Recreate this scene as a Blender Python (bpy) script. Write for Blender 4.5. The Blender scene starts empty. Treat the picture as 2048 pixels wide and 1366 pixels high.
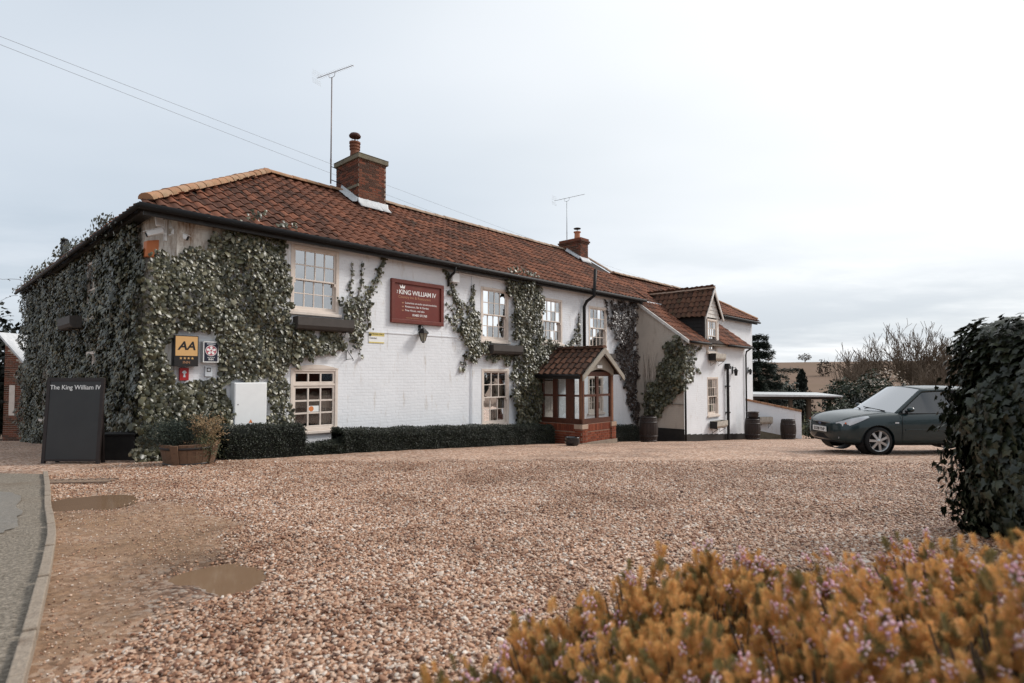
import bpy, math, random
import numpy as np
from mathutils import Vector, Matrix, noise as mnoise

# ---------------------------------------------------------------- camera, sky, sun
scene = bpy.context.scene
C = scene.collection
CAMZ = 1.1
cam_d = bpy.data.cameras.new('camera'); cam = bpy.data.objects.new('camera', cam_d); C.objects.link(cam)
cam.location = (0, 0, CAMZ); cam.rotation_euler = (math.radians(92.0), 0, 0)
cam_d.sensor_width = 36.0; cam_d.lens = 20.0; cam_d.shift_y = 0.0133
cam_d.clip_start = 0.05; cam_d.clip_end = 3000
cam_d.dof.use_dof = True; cam_d.dof.focus_distance = 12.0; cam_d.dof.aperture_fstop = 2.8
scene.camera = cam

SUN_AZ, SUN_EL = math.radians(72), math.radians(38)     # azimuth clockwise from +Y
sdir = Vector((math.sin(SUN_AZ)*math.cos(SUN_EL), math.cos(SUN_AZ)*math.cos(SUN_EL), math.sin(SUN_EL)))
sun_d = bpy.data.lights.new('sun', 'SUN'); sun_d.energy = 2.2; sun_d.angle = math.radians(14); sun_d.color = (1, .955, .90)
sun = bpy.data.objects.new('sun', sun_d); C.objects.link(sun)
sun.rotation_euler = sdir.to_track_quat('Z', 'Y').to_euler(); sun.location = (20, 10, 30)

world = bpy.data.worlds.new('World'); scene.world = world; world.use_nodes = True
def build_world():
    nt = world.node_tree; N = nt.nodes; L = nt.links; N.clear()
    def nd(t, **k):
        n = N.new(t)
        for a, b in k.items(): setattr(n, a, b)
        return n
    def math_(op, a, b=None, clamp=False):
        n = nd('ShaderNodeMath', operation=op); n.use_clamp = clamp
        for i, v in enumerate((a, b)):
            if v is None: continue
            if isinstance(v, (int, float)): n.inputs[i].default_value = v
            else: L.new(v, n.inputs[i])
        return n.outputs[0]
    out = nd('ShaderNodeOutputWorld'); bg = nd('ShaderNodeBackground')
    sky = nd('ShaderNodeTexSky', sky_type='NISHITA'); sky.sun_disc = False
    sky.sun_elevation = SUN_EL; sky.sun_rotation = SUN_AZ; sky.air_density = 1.0; sky.dust_density = 2.0
    tc = nd('ShaderNodeTexCoord'); nrm = nd('ShaderNodeVectorMath', operation='NORMALIZE'); L.new(tc.outputs['Generated'], nrm.inputs[0])
    sp = nd('ShaderNodeSeparateXYZ'); L.new(nrm.outputs[0], sp.inputs[0])
    zc = math_('ADD', math_('MAXIMUM', sp.outputs[2], 0.0), 0.10)
    cb = nd('ShaderNodeCombineXYZ'); L.new(math_('DIVIDE', sp.outputs[0], zc), cb.inputs[0]); L.new(math_('DIVIDE', sp.outputs[1], zc), cb.inputs[1])
    def noise(scale, detail, rough, sx=1, sy=1, loc=(0, 0, 0)):
        mp = nd('ShaderNodeMapping'); mp.inputs['Scale'].default_value = (sx, sy, 1); mp.inputs['Location'].default_value = loc
        mp.inputs['Rotation'].default_value = (0, 0, math.radians(-25))
        L.new(cb.outputs[0], mp.inputs['Vector'])
        n = nd('ShaderNodeTexNoise'); n.inputs['Scale'].default_value = scale; n.inputs['Detail'].default_value = detail
        n.inputs['Roughness'].default_value = rough; L.new(mp.outputs[0], n.inputs['Vector']); return n.outputs['Fac']
    n1 = noise(.30, 4, .5, 1, 1.6, (3.1, 0, 0)); n2 = noise(1.0, 8, .60, .6, 1.0, (7, 2, 0))
    low = nd('ShaderNodeMapRange', interpolation_type='SMOOTHSTEP'); low.inputs[1].default_value = .30; low.inputs[2].default_value = .04; L.new(sp.outputs[2], low.inputs[0])
    # more broken cloud structure towards the horizon, a thin even veil higher up
    detail = math_('ADD', math_('MULTIPLY', n1, 0.9), math_('MULTIPLY', math_('MULTIPLY', math_('SUBTRACT', n2, .5), low.outputs[0]), 2.4))
    mr = nd('ShaderNodeMapRange', interpolation_type='SMOOTHSTEP'); mr.inputs[1].default_value = .22; mr.inputs[2].default_value = .68; L.new(detail, mr.inputs[0])
    cr = nd('ShaderNodeMix', data_type='RGBA'); cr.inputs[6].default_value = (.46, .525, .595, 1); cr.inputs[7].default_value = (.605, .655, .715, 1); L.new(mr.outputs[0], cr.inputs[0])
    # veil glow round the hidden sun
    dt = nd('ShaderNodeVectorMath', operation='DOT_PRODUCT'); L.new(nrm.outputs[0], dt.inputs[0]); dt.inputs[1].default_value = sdir
    gl = nd('ShaderNodeMapRange', interpolation_type='SMOOTHSTEP'); gl.inputs[1].default_value = .12; gl.inputs[2].default_value = .88; L.new(dt.outputs['Value'], gl.inputs[0])
    g2 = nd('ShaderNodeMix', data_type='RGBA', blend_type='ADD'); g2.inputs[0].default_value = 1
    gc = nd('ShaderNodeMix', data_type='RGBA'); gc.inputs[6].default_value = (0, 0, 0, 1); gc.inputs[7].default_value = (.315, .275, .22, 1); L.new(gl.outputs[0], gc.inputs[0])
    L.new(cr.outputs[2], g2.inputs[6]); L.new(gc.outputs[2], g2.inputs[7])
    # flat grey cloud bank seen edge-on along the whole horizon
    lb = nd('ShaderNodeMapRange', interpolation_type='SMOOTHSTEP'); lb.inputs[1].default_value = .23; lb.inputs[2].default_value = .07; L.new(sp.outputs[2], lb.inputs[0])
    n3 = noise(.42, 6, .58, 1, 1.2, (1.5, 4, 0)); nb = nd('ShaderNodeMapRange', interpolation_type='SMOOTHSTEP'); nb.inputs[1].default_value = .36; nb.inputs[2].default_value = .62; nb.inputs[3].default_value = 1.0; nb.inputs[4].default_value = .12; L.new(n3, nb.inputs[0])
    bk = nd('ShaderNodeMix', data_type='RGBA'); L.new(math_('MULTIPLY', lb.outputs[0], nb.outputs[0]), bk.inputs[0]); L.new(g2.outputs[2], bk.inputs[6]); bk.inputs[7].default_value = (.53, .575, .625, 1)
    sc = nd('ShaderNodeVectorMath', operation='SCALE'); sc.inputs['Scale'].default_value = 10.0; L.new(bk.outputs[2], sc.inputs[0])
    mx = nd('ShaderNodeMix', data_type='RGBA'); mx.inputs[0].default_value = .93
    L.new(sky.outputs[0], mx.inputs[6]); L.new(sc.outputs[0], mx.inputs[7])
    L.new(mx.outputs[2], bg.inputs['Color']); bg.inputs['Strength'].default_value = 0.10
    L.new(bg.outputs[0], out.inputs['Surface'])
build_world()
vs = scene.view_settings
vs.view_transform = 'Standard'; vs.look = 'None'; vs.exposure = 0.37; vs.gamma = 1.0; vs.use_curve_mapping = False
scene.cycles.max_bounces = 8; scene.cycles.transparent_max_bounces = 12

# ---------------------------------------------------------------- helpers
R = random.Random(7)
rng = np.random.default_rng(11)
AX, AY, TH = -6.5, 10.3, math.atan2(.732, .681)          # corner of the inn and the direction of its front
EX, EY = math.cos(TH), math.sin(TH)
def LW(x, y, z=0.0):                                      # inn frame (x along the front, y inwards) -> world
    return Vector((AX + x*EX - y*EY, AY + x*EY + y*EX, z))
def gz(Y):
    Y = max(Y, 0.0)
    if Y > 32: return -2.35 - min(Y-32, 30)*.02
    if Y > 22: return -1.4463 - (Y-22)*.0904
    return -.0224*Y - .00197*Y*Y
BASINS = [(-4.36, 5.85, .52, .055), (-1.78, 3.40, .42, .05)]
def yard_z(X, Y):
    z = gz(Y) + .018*mnoise.noise((X*.7, Y*.7, 0)) + .008*mnoise.noise((X*2.3, Y*2.3, 5))
    if Y < 8 and X < -1.2: z += .012*mnoise.noise((X*5-Y*3, Y*1.5+X, 6)) + .005*mnoise.noise((X*14, Y*14, 1))
    for bx, by, br, bd in BASINS:
        d2 = ((X-bx)**2 + (Y-by)**2)/br**2
        if d2 < 6: z += math.exp(-d2)*(-bd + .058*mnoise.noise((X*2.6, Y*2.6, 2)) + .016*mnoise.noise((X*8, Y*8, 4)))
    return z
def tag(o, label=None, cat=None, group=None, kind=None):
    if label: o['label'] = label
    if cat: o['category'] = cat
    if group: o['group'] = group
    if kind: o['kind'] = kind
    return o
def thing(name, label, cat, loc=(0, 0, 0), rz=0.0, group=None):
    o = bpy.data.objects.new(name, None); C.objects.link(o); o.empty_display_size = .2
    o.location = loc; o.rotation_euler = (0, 0, rz)
    return tag(o, label, cat, group)
def lthing(name, label, cat, x=0, y=0, z=0, group=None):  # a thing placed in the inn frame
    return thing(name, label, cat, LW(x, y, z), TH, group)
def link(name, me, mat=None, parent=None):
    o = bpy.data.objects.new(name, me); C.objects.link(o)
    if mat is not None and len(me.materials) == 0: me.materials.append(mat)
    if parent is not None: o.parent = parent
    return o
class MB:
    def __init__(s): s.v = []; s.f = []
    def add(s, vs, fs):
        n = len(s.v); s.v += [tuple(p) for p in vs]; s.f += [tuple(i+n for i in f) for f in fs]; return s
    def box(s, x0, x1, y0, y1, z0, z1):
        return s.add([(x0,y0,z0),(x1,y0,z0),(x1,y1,z0),(x0,y1,z0),(x0,y0,z1),(x1,y0,z1),(x1,y1,z1),(x0,y1,z1)],
                     [(0,3,2,1),(4,5,6,7),(0,1,5,4),(1,2,6,5),(2,3,7,6),(3,0,4,7)])
    def quad(s, a, b, c, d): return s.add([a, b, c, d], [(0, 1, 2, 3)])
    def tube(s, pts, r, n=6, cap=True):
        pts = [Vector(p) for p in pts]; rr = r if isinstance(r, (list, tuple)) else [r]*len(pts)
        vs, fs = [], []; prev = None
        for i, p in enumerate(pts):
            d = (pts[min(i+1, len(pts)-1)] - pts[max(i-1, 0)]).normalized()
            if prev is None: u = d.orthogonal().normalized()
            else:
                u = prev - d*prev.dot(d); u = u.normalized() if u.length > 1e-6 else d.orthogonal().normalized()
            prev = u; w = d.cross(u)
            for k in range(n):
                a = 2*math.pi*k/n; vs.append(p + (u*math.cos(a) + w*math.sin(a))*rr[i])
        for i in range(len(pts)-1):
            for k in range(n):
                fs.append((i*n+k, i*n+(k+1) % n, (i+1)*n+(k+1) % n, (i+1)*n+k))
        if cap: fs += [tuple(range(n-1, -1, -1)), tuple((len(pts)-1)*n+k for k in range(n))]
        return s.add(vs, fs)
    def lathe(s, prof, c=(0, 0, 0), n=16, axis='z', cap=True):
        vs, fs = [], []
        for r, z in prof:
            for k in range(n):
                a = 2*math.pi*k/n
                q = (r*math.cos(a), r*math.sin(a), z) if axis == 'z' else ((r*math.cos(a), z, r*math.sin(a)) if axis == 'y' else (z, r*math.cos(a), r*math.sin(a)))
                vs.append((c[0]+q[0], c[1]+q[1], c[2]+q[2]))
        for i in range(len(prof)-1):
            for k in range(n): fs.append((i*n+k, i*n+(k+1) % n, (i+1)*n+(k+1) % n, (i+1)*n+k))
        if cap and prof[0][0] > 1e-4: fs.append(tuple(range(n-1, -1, -1)))
        if cap and prof[-1][0] > 1e-4: fs.append(tuple((len(prof)-1)*n+k for k in range(n)))
        return s.add(vs, fs)
    def prism(s, poly, y0, y1):                           # polygon in x,z extruded along y
        n = len(poly)
        return s.add([(x, y0, z) for x, z in poly] + [(x, y1, z) for x, z in poly],
                     [tuple(range(n)), tuple(range(2*n-1, n-1, -1))] + [(i, n+i, n+(i+1) % n, (i+1) % n) for i in range(n)])
    def grid(s, P, nu, nv):                               # P list of nu*nv points, row major
        return s.add(P, [(i*nv+j, i*nv+j+1, (i+1)*nv+j+1, (i+1)*nv+j) for i in range(nu-1) for j in range(nv-1)])
    def mesh(s, name, smooth=False):
        me = bpy.data.meshes.new(name); me.from_pydata(s.v, [], s.f); me.validate(); me.update()
        if smooth: me.polygons.foreach_set('use_smooth', [True]*len(me.polygons))
        return me
    def build(s, name, mat, parent=None, smooth=False, bevel=0, solid=0):
        me = s.mesh(name, smooth)
        import bmesh
        bm = bmesh.new(); bm.from_mesh(me); bmesh.ops.recalc_face_normals(bm, faces=bm.faces); bm.to_mesh(me); bm.free()
        o = link(name, me, mat, parent)
        if bevel:
            m = o.modifiers.new('bevel', 'BEVEL'); m.width = bevel; m.segments = 2; m.limit_method = 'ANGLE'; m.harden_normals = False
        if solid:
            m = o.modifiers.new('solid', 'SOLIDIFY'); m.thickness = solid
        return o
def npmesh(name, V, F, smooth=False):
    V = np.asarray(V, np.float32); F = np.asarray(F, np.int32); k = F.shape[1]; m = len(F)
    me = bpy.data.meshes.new(name); me.vertices.add(len(V)); me.vertices.foreach_set('co', V.ravel())
    me.loops.add(m*k); me.loops.foreach_set('vertex_index', F.ravel())
    me.polygons.add(m); me.polygons.foreach_set('loop_start', np.arange(0, m*k, k, dtype=np.int32))
    me.polygons.foreach_set('loop_total', np.full(m, k, np.int32))
    if smooth: me.polygons.foreach_set('use_smooth', np.ones(m, bool))
    me.update(calc_edges=True); return me
def basis(N, T):                                          # columns: across, along(T), normal(N)
    N = N/np.linalg.norm(N, axis=1, keepdims=True)
    T = T - N*np.sum(N*T, axis=1, keepdims=True); T = T/(np.linalg.norm(T, axis=1, keepdims=True)+1e-9)
    B = np.cross(T, N); return np.stack([B, T, N], axis=2)
def scatter(tv, tf, pos, Rm, s):
    tv = np.asarray(tv, float); tf = np.asarray(tf, int); n = len(pos)
    s = np.asarray(s, float); s = s[:, None, None] if s.ndim == 1 else s[:, None, :]
    V = np.einsum('nij,nkj->nki', Rm, tv[None]*s) + pos[:, None, :]
    F = tf[None] + (np.arange(n)*len(tv))[:, None, None]
    return V.reshape(-1, 3), F.reshape(-1, tf.shape[1])
def unit(n): 
    a = rng.normal(size=(n, 3)); return a/np.linalg.norm(a, axis=1, keepdims=True)
# ivy leaf: three pointed lobes, folded along the midrib, base at origin, tip along +y
IVY_V = [(0,0,0),(-.42,-.10,-.06),(-.36,.28,-.10),(-.5,.42,-.13),(-.2,.55,-.05),(0,1.0,-.12),(.2,.55,-.05),(.5,.42,-.13),(.36,.28,-.10),(.42,-.10,-.06),(0,.45,.05)]
IVY_F = [(0,1,10),(1,2,10),(2,3,10),(3,4,10),(4,5,10),(5,6,10),(6,7,10),(7,8,10),(8,9,10),(9,0,10)]
IVY_FS = [(0,1,10),(1,3,10),(3,5,10),(5,7,10),(7,9,10),(9,0,10)]
OVAL_V = [(0,0,0),(-.28,.4,-.05),(0,1,-.08),(.28,.4,-.05),(0,.45,.04)]; OVAL_F = [(0,1,4),(1,2,4),(2,3,4),(3,0,4)]
def copy_obj(o, parent=None, loc=None, rot=None, name=None):
    c = o.copy(); C.objects.link(c); c.parent = parent if parent is not None else o.parent
    if loc is not None: c.location = loc
    if rot is not None: c.rotation_euler = rot
    return c

# ---------------------------------------------------------------- materials
def mat(name, cols, rough=.8, vscale=4.0, island=False, bump=0.0, bscale=40.0, spec=.35, metal=0.0, coat=0.0, dirt=None, dscale=1.2, trans=0.0, contrast=.25, transl=0.0):
    """cols: one colour or a list blended by noise (and by piece, when island)"""
    m = bpy.data.materials.new(name); m.use_nodes = True; nt = m.node_tree; N = nt.nodes; L = nt.links
    b = N['Principled BSDF']; b.inputs['Roughness'].default_value = rough; b.inputs['Metallic'].default_value = metal
    b.inputs['Specular IOR Level'].default_value = spec; b.inputs['Coat Weight'].default_value = coat; b.inputs['Coat Roughness'].default_value = .05
    if not isinstance(cols[0], (tuple, list)): cols = [cols]
    tc = N.new('ShaderNodeTexCoord'); vec = tc.outputs['Object']
    if len(cols) == 1: b.inputs['Base Color'].default_value = (*cols[0], 1); col = None
    else:
        nz = N.new('ShaderNodeTexNoise'); nz.inputs['Scale'].default_value = vscale; nz.inputs['Detail'].default_value = 5; nz.inputs['Roughness'].default_value = .6; L.new(vec, nz.inputs['Vector'])
        mr = N.new('ShaderNodeMapRange'); mr.inputs[1].default_value = .5-contrast; mr.inputs[2].default_value = .5+contrast; L.new(nz.outputs['Fac'], mr.inputs[0]); fac = mr.outputs[0]
        if island:
            g = N.new('ShaderNodeNewGeometry'); oi = N.new('ShaderNodeObjectInfo')
            ad = N.new('ShaderNodeMath'); ad.operation = 'ADD'; L.new(g.outputs['Random Per Island'], ad.inputs[0]); L.new(oi.outputs['Random'], ad.inputs[1])
            fr = N.new('ShaderNodeMath'); fr.operation = 'FRACT'; L.new(ad.outputs[0], fr.inputs[0])
            mi = N.new('ShaderNodeMix'); mi.inputs[0].default_value = .30; L.new(fr.outputs[0], mi.inputs[2]); L.new(fac, mi.inputs[3]); fac = mi.outputs[0]
        cr = N.new('ShaderNodeValToRGB'); e = cr.color_ramp.elements
        while len(e) < len(cols): e.new(.5)
        for i, c in enumerate(cols): e[i].position = i/(len(cols)-1); e[i].color = (*c, 1)
        L.new(fac, cr.inputs[0]); col = cr.outputs[0]
    if dirt:
        nz = N.new('ShaderNodeTexNoise'); nz.inputs['Scale'].default_value = dscale; nz.inputs['Detail'].default_value = 8; nz.inputs['Roughness'].default_value = .7; L.new(vec, nz.inputs['Vector'])
        mr = N.new('ShaderNodeMapRange'); mr.inputs[1].default_value = .52; mr.inputs[2].default_value = .75; L.new(nz.outputs['Fac'], mr.inputs[0])
        mx = N.new('ShaderNodeMix'); mx.data_type = 'RGBA'; L.new(mr.outputs[0], mx.inputs[0])
        if col is not None: L.new(col, mx.inputs[6])
        else: mx.inputs[6].default_value = (*cols[0], 1)
        mx.inputs[7].default_value = (*dirt, 1); col = mx.outputs[2]
    if col is not None: L.new(col, b.inputs['Base Color'])
    if bump:
        nz = N.new('ShaderNodeTexNoise'); nz.inputs['Scale'].default_value = bscale; nz.inputs['Detail'].default_value = 4; L.new(vec, nz.inputs['Vector'])
        bp = N.new('ShaderNodeBump'); bp.inputs['Strength'].default_value = bump; bp.inputs['Distance'].default_value = .02; L.new(nz.outputs['Fac'], bp.inputs['Height']); L.new(bp.outputs[0], b.inputs['Normal'])
    if transl:                                            # thin leaves let some light through
        tl = N.new('ShaderNodeBsdfTranslucent'); mxs = N.new('ShaderNodeMixShader'); mxs.inputs[0].default_value = transl
        if col is not None: L.new(col, tl.inputs[0])
        L.new(b.outputs[0], mxs.inputs[1]); L.new(tl.outputs[0], mxs.inputs[2]); L.new(mxs.outputs[0], N['Material Output'].inputs[0])
    if trans: b.inputs['Transmission Weight'].default_value = trans
    return m
def wall_paint(name, base, stain, amount, brick=True):
    m = mat(name, [base, tuple(c*.9 for c in base)], rough=.85, vscale=1.5, spec=.2)
    nt = m.node_tree; N = nt.nodes; L = nt.links; b = N['Principled BSDF']
    tc = N.new('ShaderNodeTexCoord'); sp = N.new('ShaderNodeSeparateXYZ'); L.new(tc.outputs['Object'], sp.inputs[0])
    sub = N.new('ShaderNodeMath'); sub.operation = 'SUBTRACT'; L.new(sp.outputs[0], sub.inputs[0]); L.new(sp.outputs[1], sub.inputs[1])
    cb = N.new('ShaderNodeCombineXYZ'); L.new(sub.outputs[0], cb.inputs[0]); L.new(sp.outputs[2], cb.inputs[1])
    nz = N.new('ShaderNodeTexNoise'); nz.inputs['Scale'].default_value = 2.2; nz.inputs['Detail'].default_value = 9; nz.inputs['Roughness'].default_value = .72
    mp = N.new('ShaderNodeMapping'); mp.inputs['Scale'].default_value = (2.6, .55, 1); L.new(cb.outputs[0], mp.inputs[0]); L.new(mp.outputs[0], nz.inputs['Vector'])
    mr = N.new('ShaderNodeMapRange'); mr.inputs[1].default_value = .72-amount; mr.inputs[2].default_value = .92-amount; L.new(nz.outputs['Fac'], mr.inputs[0])
    old = b.inputs['Base Color'].links[0].from_socket
    mx = N.new('ShaderNodeMix'); mx.data_type = 'RGBA'; L.new(mr.outputs[0], mx.inputs[0]); L.new(old, mx.inputs[6]); mx.inputs[7].default_value = (*stain, 1); L.new(mx.outputs[2], b.inputs['Base Color'])
    br = N.new('ShaderNodeTexBrick'); br.inputs['Scale'].default_value = 1; br.inputs['Brick Width'].default_value = .225; br.inputs['Row Height'].default_value = .075
    br.inputs['Mortar Size'].default_value = .006; br.inputs['Mortar Smooth'].default_value = .6; L.new(cb.outputs[0], br.inputs['Vector'])
    inv = N.new('ShaderNodeMath'); inv.operation = 'SUBTRACT'; inv.inputs[0].default_value = 1; L.new(br.outputs['Fac'], inv.inputs[1])
    n2 = N.new('ShaderNodeTexNoise'); n2.inputs['Scale'].default_value = 9; n2.inputs['Detail'].default_value = 6; L.new(tc.outputs['Object'], n2.inputs['Vector'])
    ad = N.new('ShaderNodeMath'); ad.operation = 'MULTIPLY_ADD'; L.new(inv.outputs[0], ad.inputs[0]); ad.inputs[1].default_value = .5 if brick else 0; L.new(n2.outputs['Fac'], ad.inputs[2])
    bp = N.new('ShaderNodeBump'); bp.inputs['Strength'].default_value = .5; bp.inputs['Distance'].default_value = .014; L.new(ad.outputs[0], bp.inputs['Height']); L.new(bp.outputs[0], b.inputs['Normal'])
    return m
def glass_mat(name, refl, tint=(.8, .86, .88)):
    m = bpy.data.materials.new(name); m.use_nodes = True; nt = m.node_tree; N = nt.nodes; L = nt.links
    out = N['Material Output']; N.remove(N['Principled BSDF'])
    tr = N.new('ShaderNodeBsdfTransparent'); tr.inputs[0].default_value = (*tint, 1)
    gl = N.new('ShaderNodeBsdfGlossy'); gl.inputs['Roughness'].default_value = .012; gl.inputs[0].default_value = (.95, .97, 1, 1)
    nz = N.new('ShaderNodeTexNoise'); nz.inputs['Scale'].default_value = 3.0; tc = N.new('ShaderNodeTexCoord'); L.new(tc.outputs['Object'], nz.inputs['Vector'])
    bp = N.new('ShaderNodeBump'); bp.inputs['Strength'].default_value = .06; bp.inputs['Distance'].default_value = .02; L.new(nz.outputs['Fac'], bp.inputs['Height']); L.new(bp.outputs[0], gl.inputs['Normal'])
    lw = N.new('ShaderNodeLayerWeight'); lw.inputs[0].default_value = .35
    mr = N.new('ShaderNodeMapRange'); mr.inputs[3].default_value = refl; mr.inputs[4].default_value = 1; L.new(lw.outputs['Fresnel'], mr.inputs[0])
    mx = N.new('ShaderNodeMixShader'); L.new(mr.outputs[0], mx.inputs[0]); L.new(tr.outputs[0], mx.inputs[1]); L.new(gl.outputs[0], mx.inputs[2]); L.new(mx.outputs[0], out.inputs[0])
    return m
def gravel_mat():
    m = bpy.data.materials.new('gravel'); m.use_nodes = True; nt = m.node_tree; N = nt.nodes; L = nt.links; b = N['Principled BSDF']
    b.inputs['Roughness'].default_value = .75; b.inputs['Specular IOR Level'].default_value = .35
    tc = N.new('ShaderNodeTexCoord'); P = tc.outputs['Object']
    vo = N.new('ShaderNodeTexVoronoi'); vo.inputs['Scale'].default_value = 34; L.new(P, vo.inputs['Vector'])
    sp = N.new('ShaderNodeSeparateColor'); L.new(vo.outputs['Color'], sp.inputs[0])
    cr = N.new('ShaderNodeValToRGB'); e = cr.color_ramp.elements
    for i, (p, c) in enumerate(((0, (.09, .042, .024)), (.2, (.24, .12, .07)), (.45, (.46, .27, .175)), (.7, (.57, .385, .28)), (1, (.71, .58, .48)))):
        if i > 1: e.new(p)
    for i, (p, c) in enumerate(((0, (.09, .042, .024)), (.2, (.24, .12, .07)), (.45, (.46, .27, .175)), (.7, (.57, .385, .28)), (1, (.71, .58, .48)))):
        e[i].position = p; e[i].color = (*c, 1)
    L.new(sp.outputs[0], cr.inputs[0])
    # sandy, worn ground: along the kerb on the left and in soft tracks
    nz = N.new('ShaderNodeTexNoise'); nz.inputs['Scale'].default_value = .55; nz.inputs['Detail'].default_value = 6; nz.inputs['Roughness'].default_value = .62
    mp = N.new('ShaderNodeMapping'); mp.inputs['Rotation'].default_value = (0, 0, -.5); mp.inputs['Scale'].default_value = (.5, 1.5, 1); L.new(P, mp.inputs[0]); L.new(mp.outputs[0], nz.inputs['Vector'])
    at = N.new('ShaderNodeAttribute'); at.attribute_name = 'sand'
    ad = N.new('ShaderNodeMath'); ad.operation = 'ADD'; L.new(nz.outputs['Fac'], ad.inputs[0]); L.new(at.outputs['Fac'], ad.inputs[1])
    mr = N.new('ShaderNodeMapRange'); mr.inputs[1].default_value = .56; mr.inputs[2].default_value = .95; L.new(ad.outputs[0], mr.inputs[0])
    fine = N.new('ShaderNodeTexNoise'); fine.inputs['Scale'].default_value = 17; fine.inputs['Detail'].default_value = 9; fine.inputs['Roughness'].default_value = .85; L.new(P, fine.inputs['Vector'])
    sc = N.new('ShaderNodeValToRGB'); sc.color_ramp.elements[0].position = .32; sc.color_ramp.elements[0].color = (.085, .045, .025, 1); sc.color_ramp.elements[1].position = .66; sc.color_ramp.elements[1].color = (.40, .245, .140, 1); L.new(fine.outputs['Fac'], sc.inputs[0])
    mx = N.new('ShaderNodeMix'); mx.data_type = 'RGBA'; L.new(mr.outputs[0], mx.inputs[0]); L.new(cr.outputs[0], mx.inputs[6]); L.new(sc.outputs[0], mx.inputs[7])
    # damp darker patches
    n3 = N.new('ShaderNodeTexNoise'); n3.inputs['Scale'].default_value = .9; n3.inputs['Detail'].default_value = 7; n3.inputs['Roughness'].default_value = .6; L.new(P, n3.inputs['Vector'])
    m3 = N.new('ShaderNodeMapRange'); m3.inputs[1].default_value = .45; m3.inputs[2].default_value = .72; m3.inputs[3].default_value = 1; m3.inputs[4].default_value = .55; L.new(n3.outputs['Fac'], m3.inputs[0])
    ad2 = N.new('ShaderNodeAttribute'); ad2.attribute_name = 'damp'; dm = N.new('ShaderNodeMath'); dm.operation = 'MULTIPLY_ADD'; L.new(ad2.outputs['Fac'], dm.inputs[0]); dm.inputs[1].default_value = -.5; L.new(m3.outputs[0], dm.inputs[2])
    mu = N.new('ShaderNodeVectorMath'); mu.operation = 'SCALE'; L.new(mx.outputs[2], mu.inputs[0]); L.new(dm.outputs[0], mu.inputs['Scale']); L.new(mu.outputs[0], b.inputs['Base Color'])
    hh = N.new('ShaderNodeMath'); hh.operation = 'MULTIPLY_ADD'; L.new(vo.outputs['Distance'], hh.inputs[0]); hh.inputs[1].default_value = -1.2; hh.inputs[2].default_value = 1
    h2 = N.new('ShaderNodeMix'); L.new(mr.outputs[0], h2.inputs[0]); L.new(hh.outputs[0], h2.inputs[2]); L.new(fine.outputs['Fac'], h2.inputs[3])
    bp = N.new('ShaderNodeBump'); bp.inputs['Strength'].default_value = .8; bp.inputs['Distance'].default_value = .02; L.new(h2.outputs[0], bp.inputs['Height']); L.new(bp.outputs[0], b.inputs['Normal'])
    return m

MT = {}
MT['white'] = wall_paint('white painted brick', (.775, .79, .815), (.46, .40, .33), .155)
MT['stained'] = wall_paint('stained flaking paint', (.66, .62, .56), (.20, .12, .07), .27)
MT['beige'] = wall_paint('beige weathered paint', (.54, .47, .40), (.36, .30, .25), .20)
MT['black_paint'] = mat('black paint', [(.012, .011, .011), (.03, .027, .025)], rough=.5, vscale=6)
MT['tile'] = mat('clay pantile', [(.052, .029, .021), (.115, .050, .032), (.195, .077, .045), (.275, .108, .060)], rough=.85, vscale=.7, island=True, bump=.3, bscale=60, spec=.2, dirt=(.045, .034, .025), dscale=1.1, contrast=.2)
MT['tile2'] = mat('weathered clay tile', [(.055, .032, .023), (.105, .052, .034), (.155, .074, .046)], rough=.9, vscale=2, island=True, bump=.4, bscale=50, spec=.2, dirt=(.055, .05, .03), dscale=2)
MT['ridge'] = mat('orange ridge tile', [(.27, .135, .075), (.40, .215, .125), (.36, .23, .15)], rough=.85, vscale=3, island=True, bump=.4, bscale=40, dirt=(.13, .12, .07), dscale=2.4, spec=.2)
MT['ridge_pale'] = mat('pale ridge tile', [(.26, .15, .09), (.42, .31, .24), (.33, .22, .15)], rough=.9, vscale=3, island=True, bump=.4, bscale=40, dirt=(.15, .13, .09), dscale=2, spec=.2)
MT['deck'] = mat('roof underlay', [(.02, .014, .011), (.035, .022, .016)], rough=.95)
MT['cream'] = mat('cream window paint', [(.64, .555, .485), (.70, .615, .545)], rough=.55, vscale=3, spec=.35, dirt=(.52, .43, .36), dscale=4)
MT['glass'] = glass_mat('window glass', .36)
MT['glass_clear'] = glass_mat('clear glass', .10)
MT['room'] = mat('dark room', (.02, .016, .014), rough=1)  # near-black colour stands in for the darkness of unlit rooms
MT['curtain'] = mat('curtain cloth', [(.34, .27, .20), (.46, .38, .30)], rough=.95, vscale=14)
MT['net'] = mat('pale curtain cloth', [(.62, .62, .60), (.72, .72, .70)], rough=.95, vscale=14)
MT['gutter'] = mat('black gutter', (.012, .011, .011), rough=.6, spec=.3)
MT['brick'] = mat('chimney brick', [(.045, .028, .021), (.095, .042, .028), (.19, .060, .034), (.12, .075, .05)], rough=.9, vscale=2.0, island=True, bump=.5, bscale=70, spec=.2, dirt=(.085, .075, .05), dscale=3)
MT['brick_red'] = mat('red porch brick', [(.13, .036, .02), (.20, .052, .026), (.26, .075, .036)], rough=.88, vscale=2.5, island=True, bump=.4, bscale=80, spec=.25)
MT['mortar'] = mat('mortar', [(.36, .30, .24), (.48, .41, .34)], rough=.95, vscale=8, bump=.4)
MT['mortar_red'] = mat('pink mortar', [(.27, .17, .12), (.34, .23, .17)], rough=.95, vscale=8, bump=.4)
MT['stone'] = mat('lichened stone', [(.10, .09, .065), (.19, .165, .12), (.15, .14, .09)], rough=.95, vscale=5, bump=.6, bscale=25)
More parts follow.
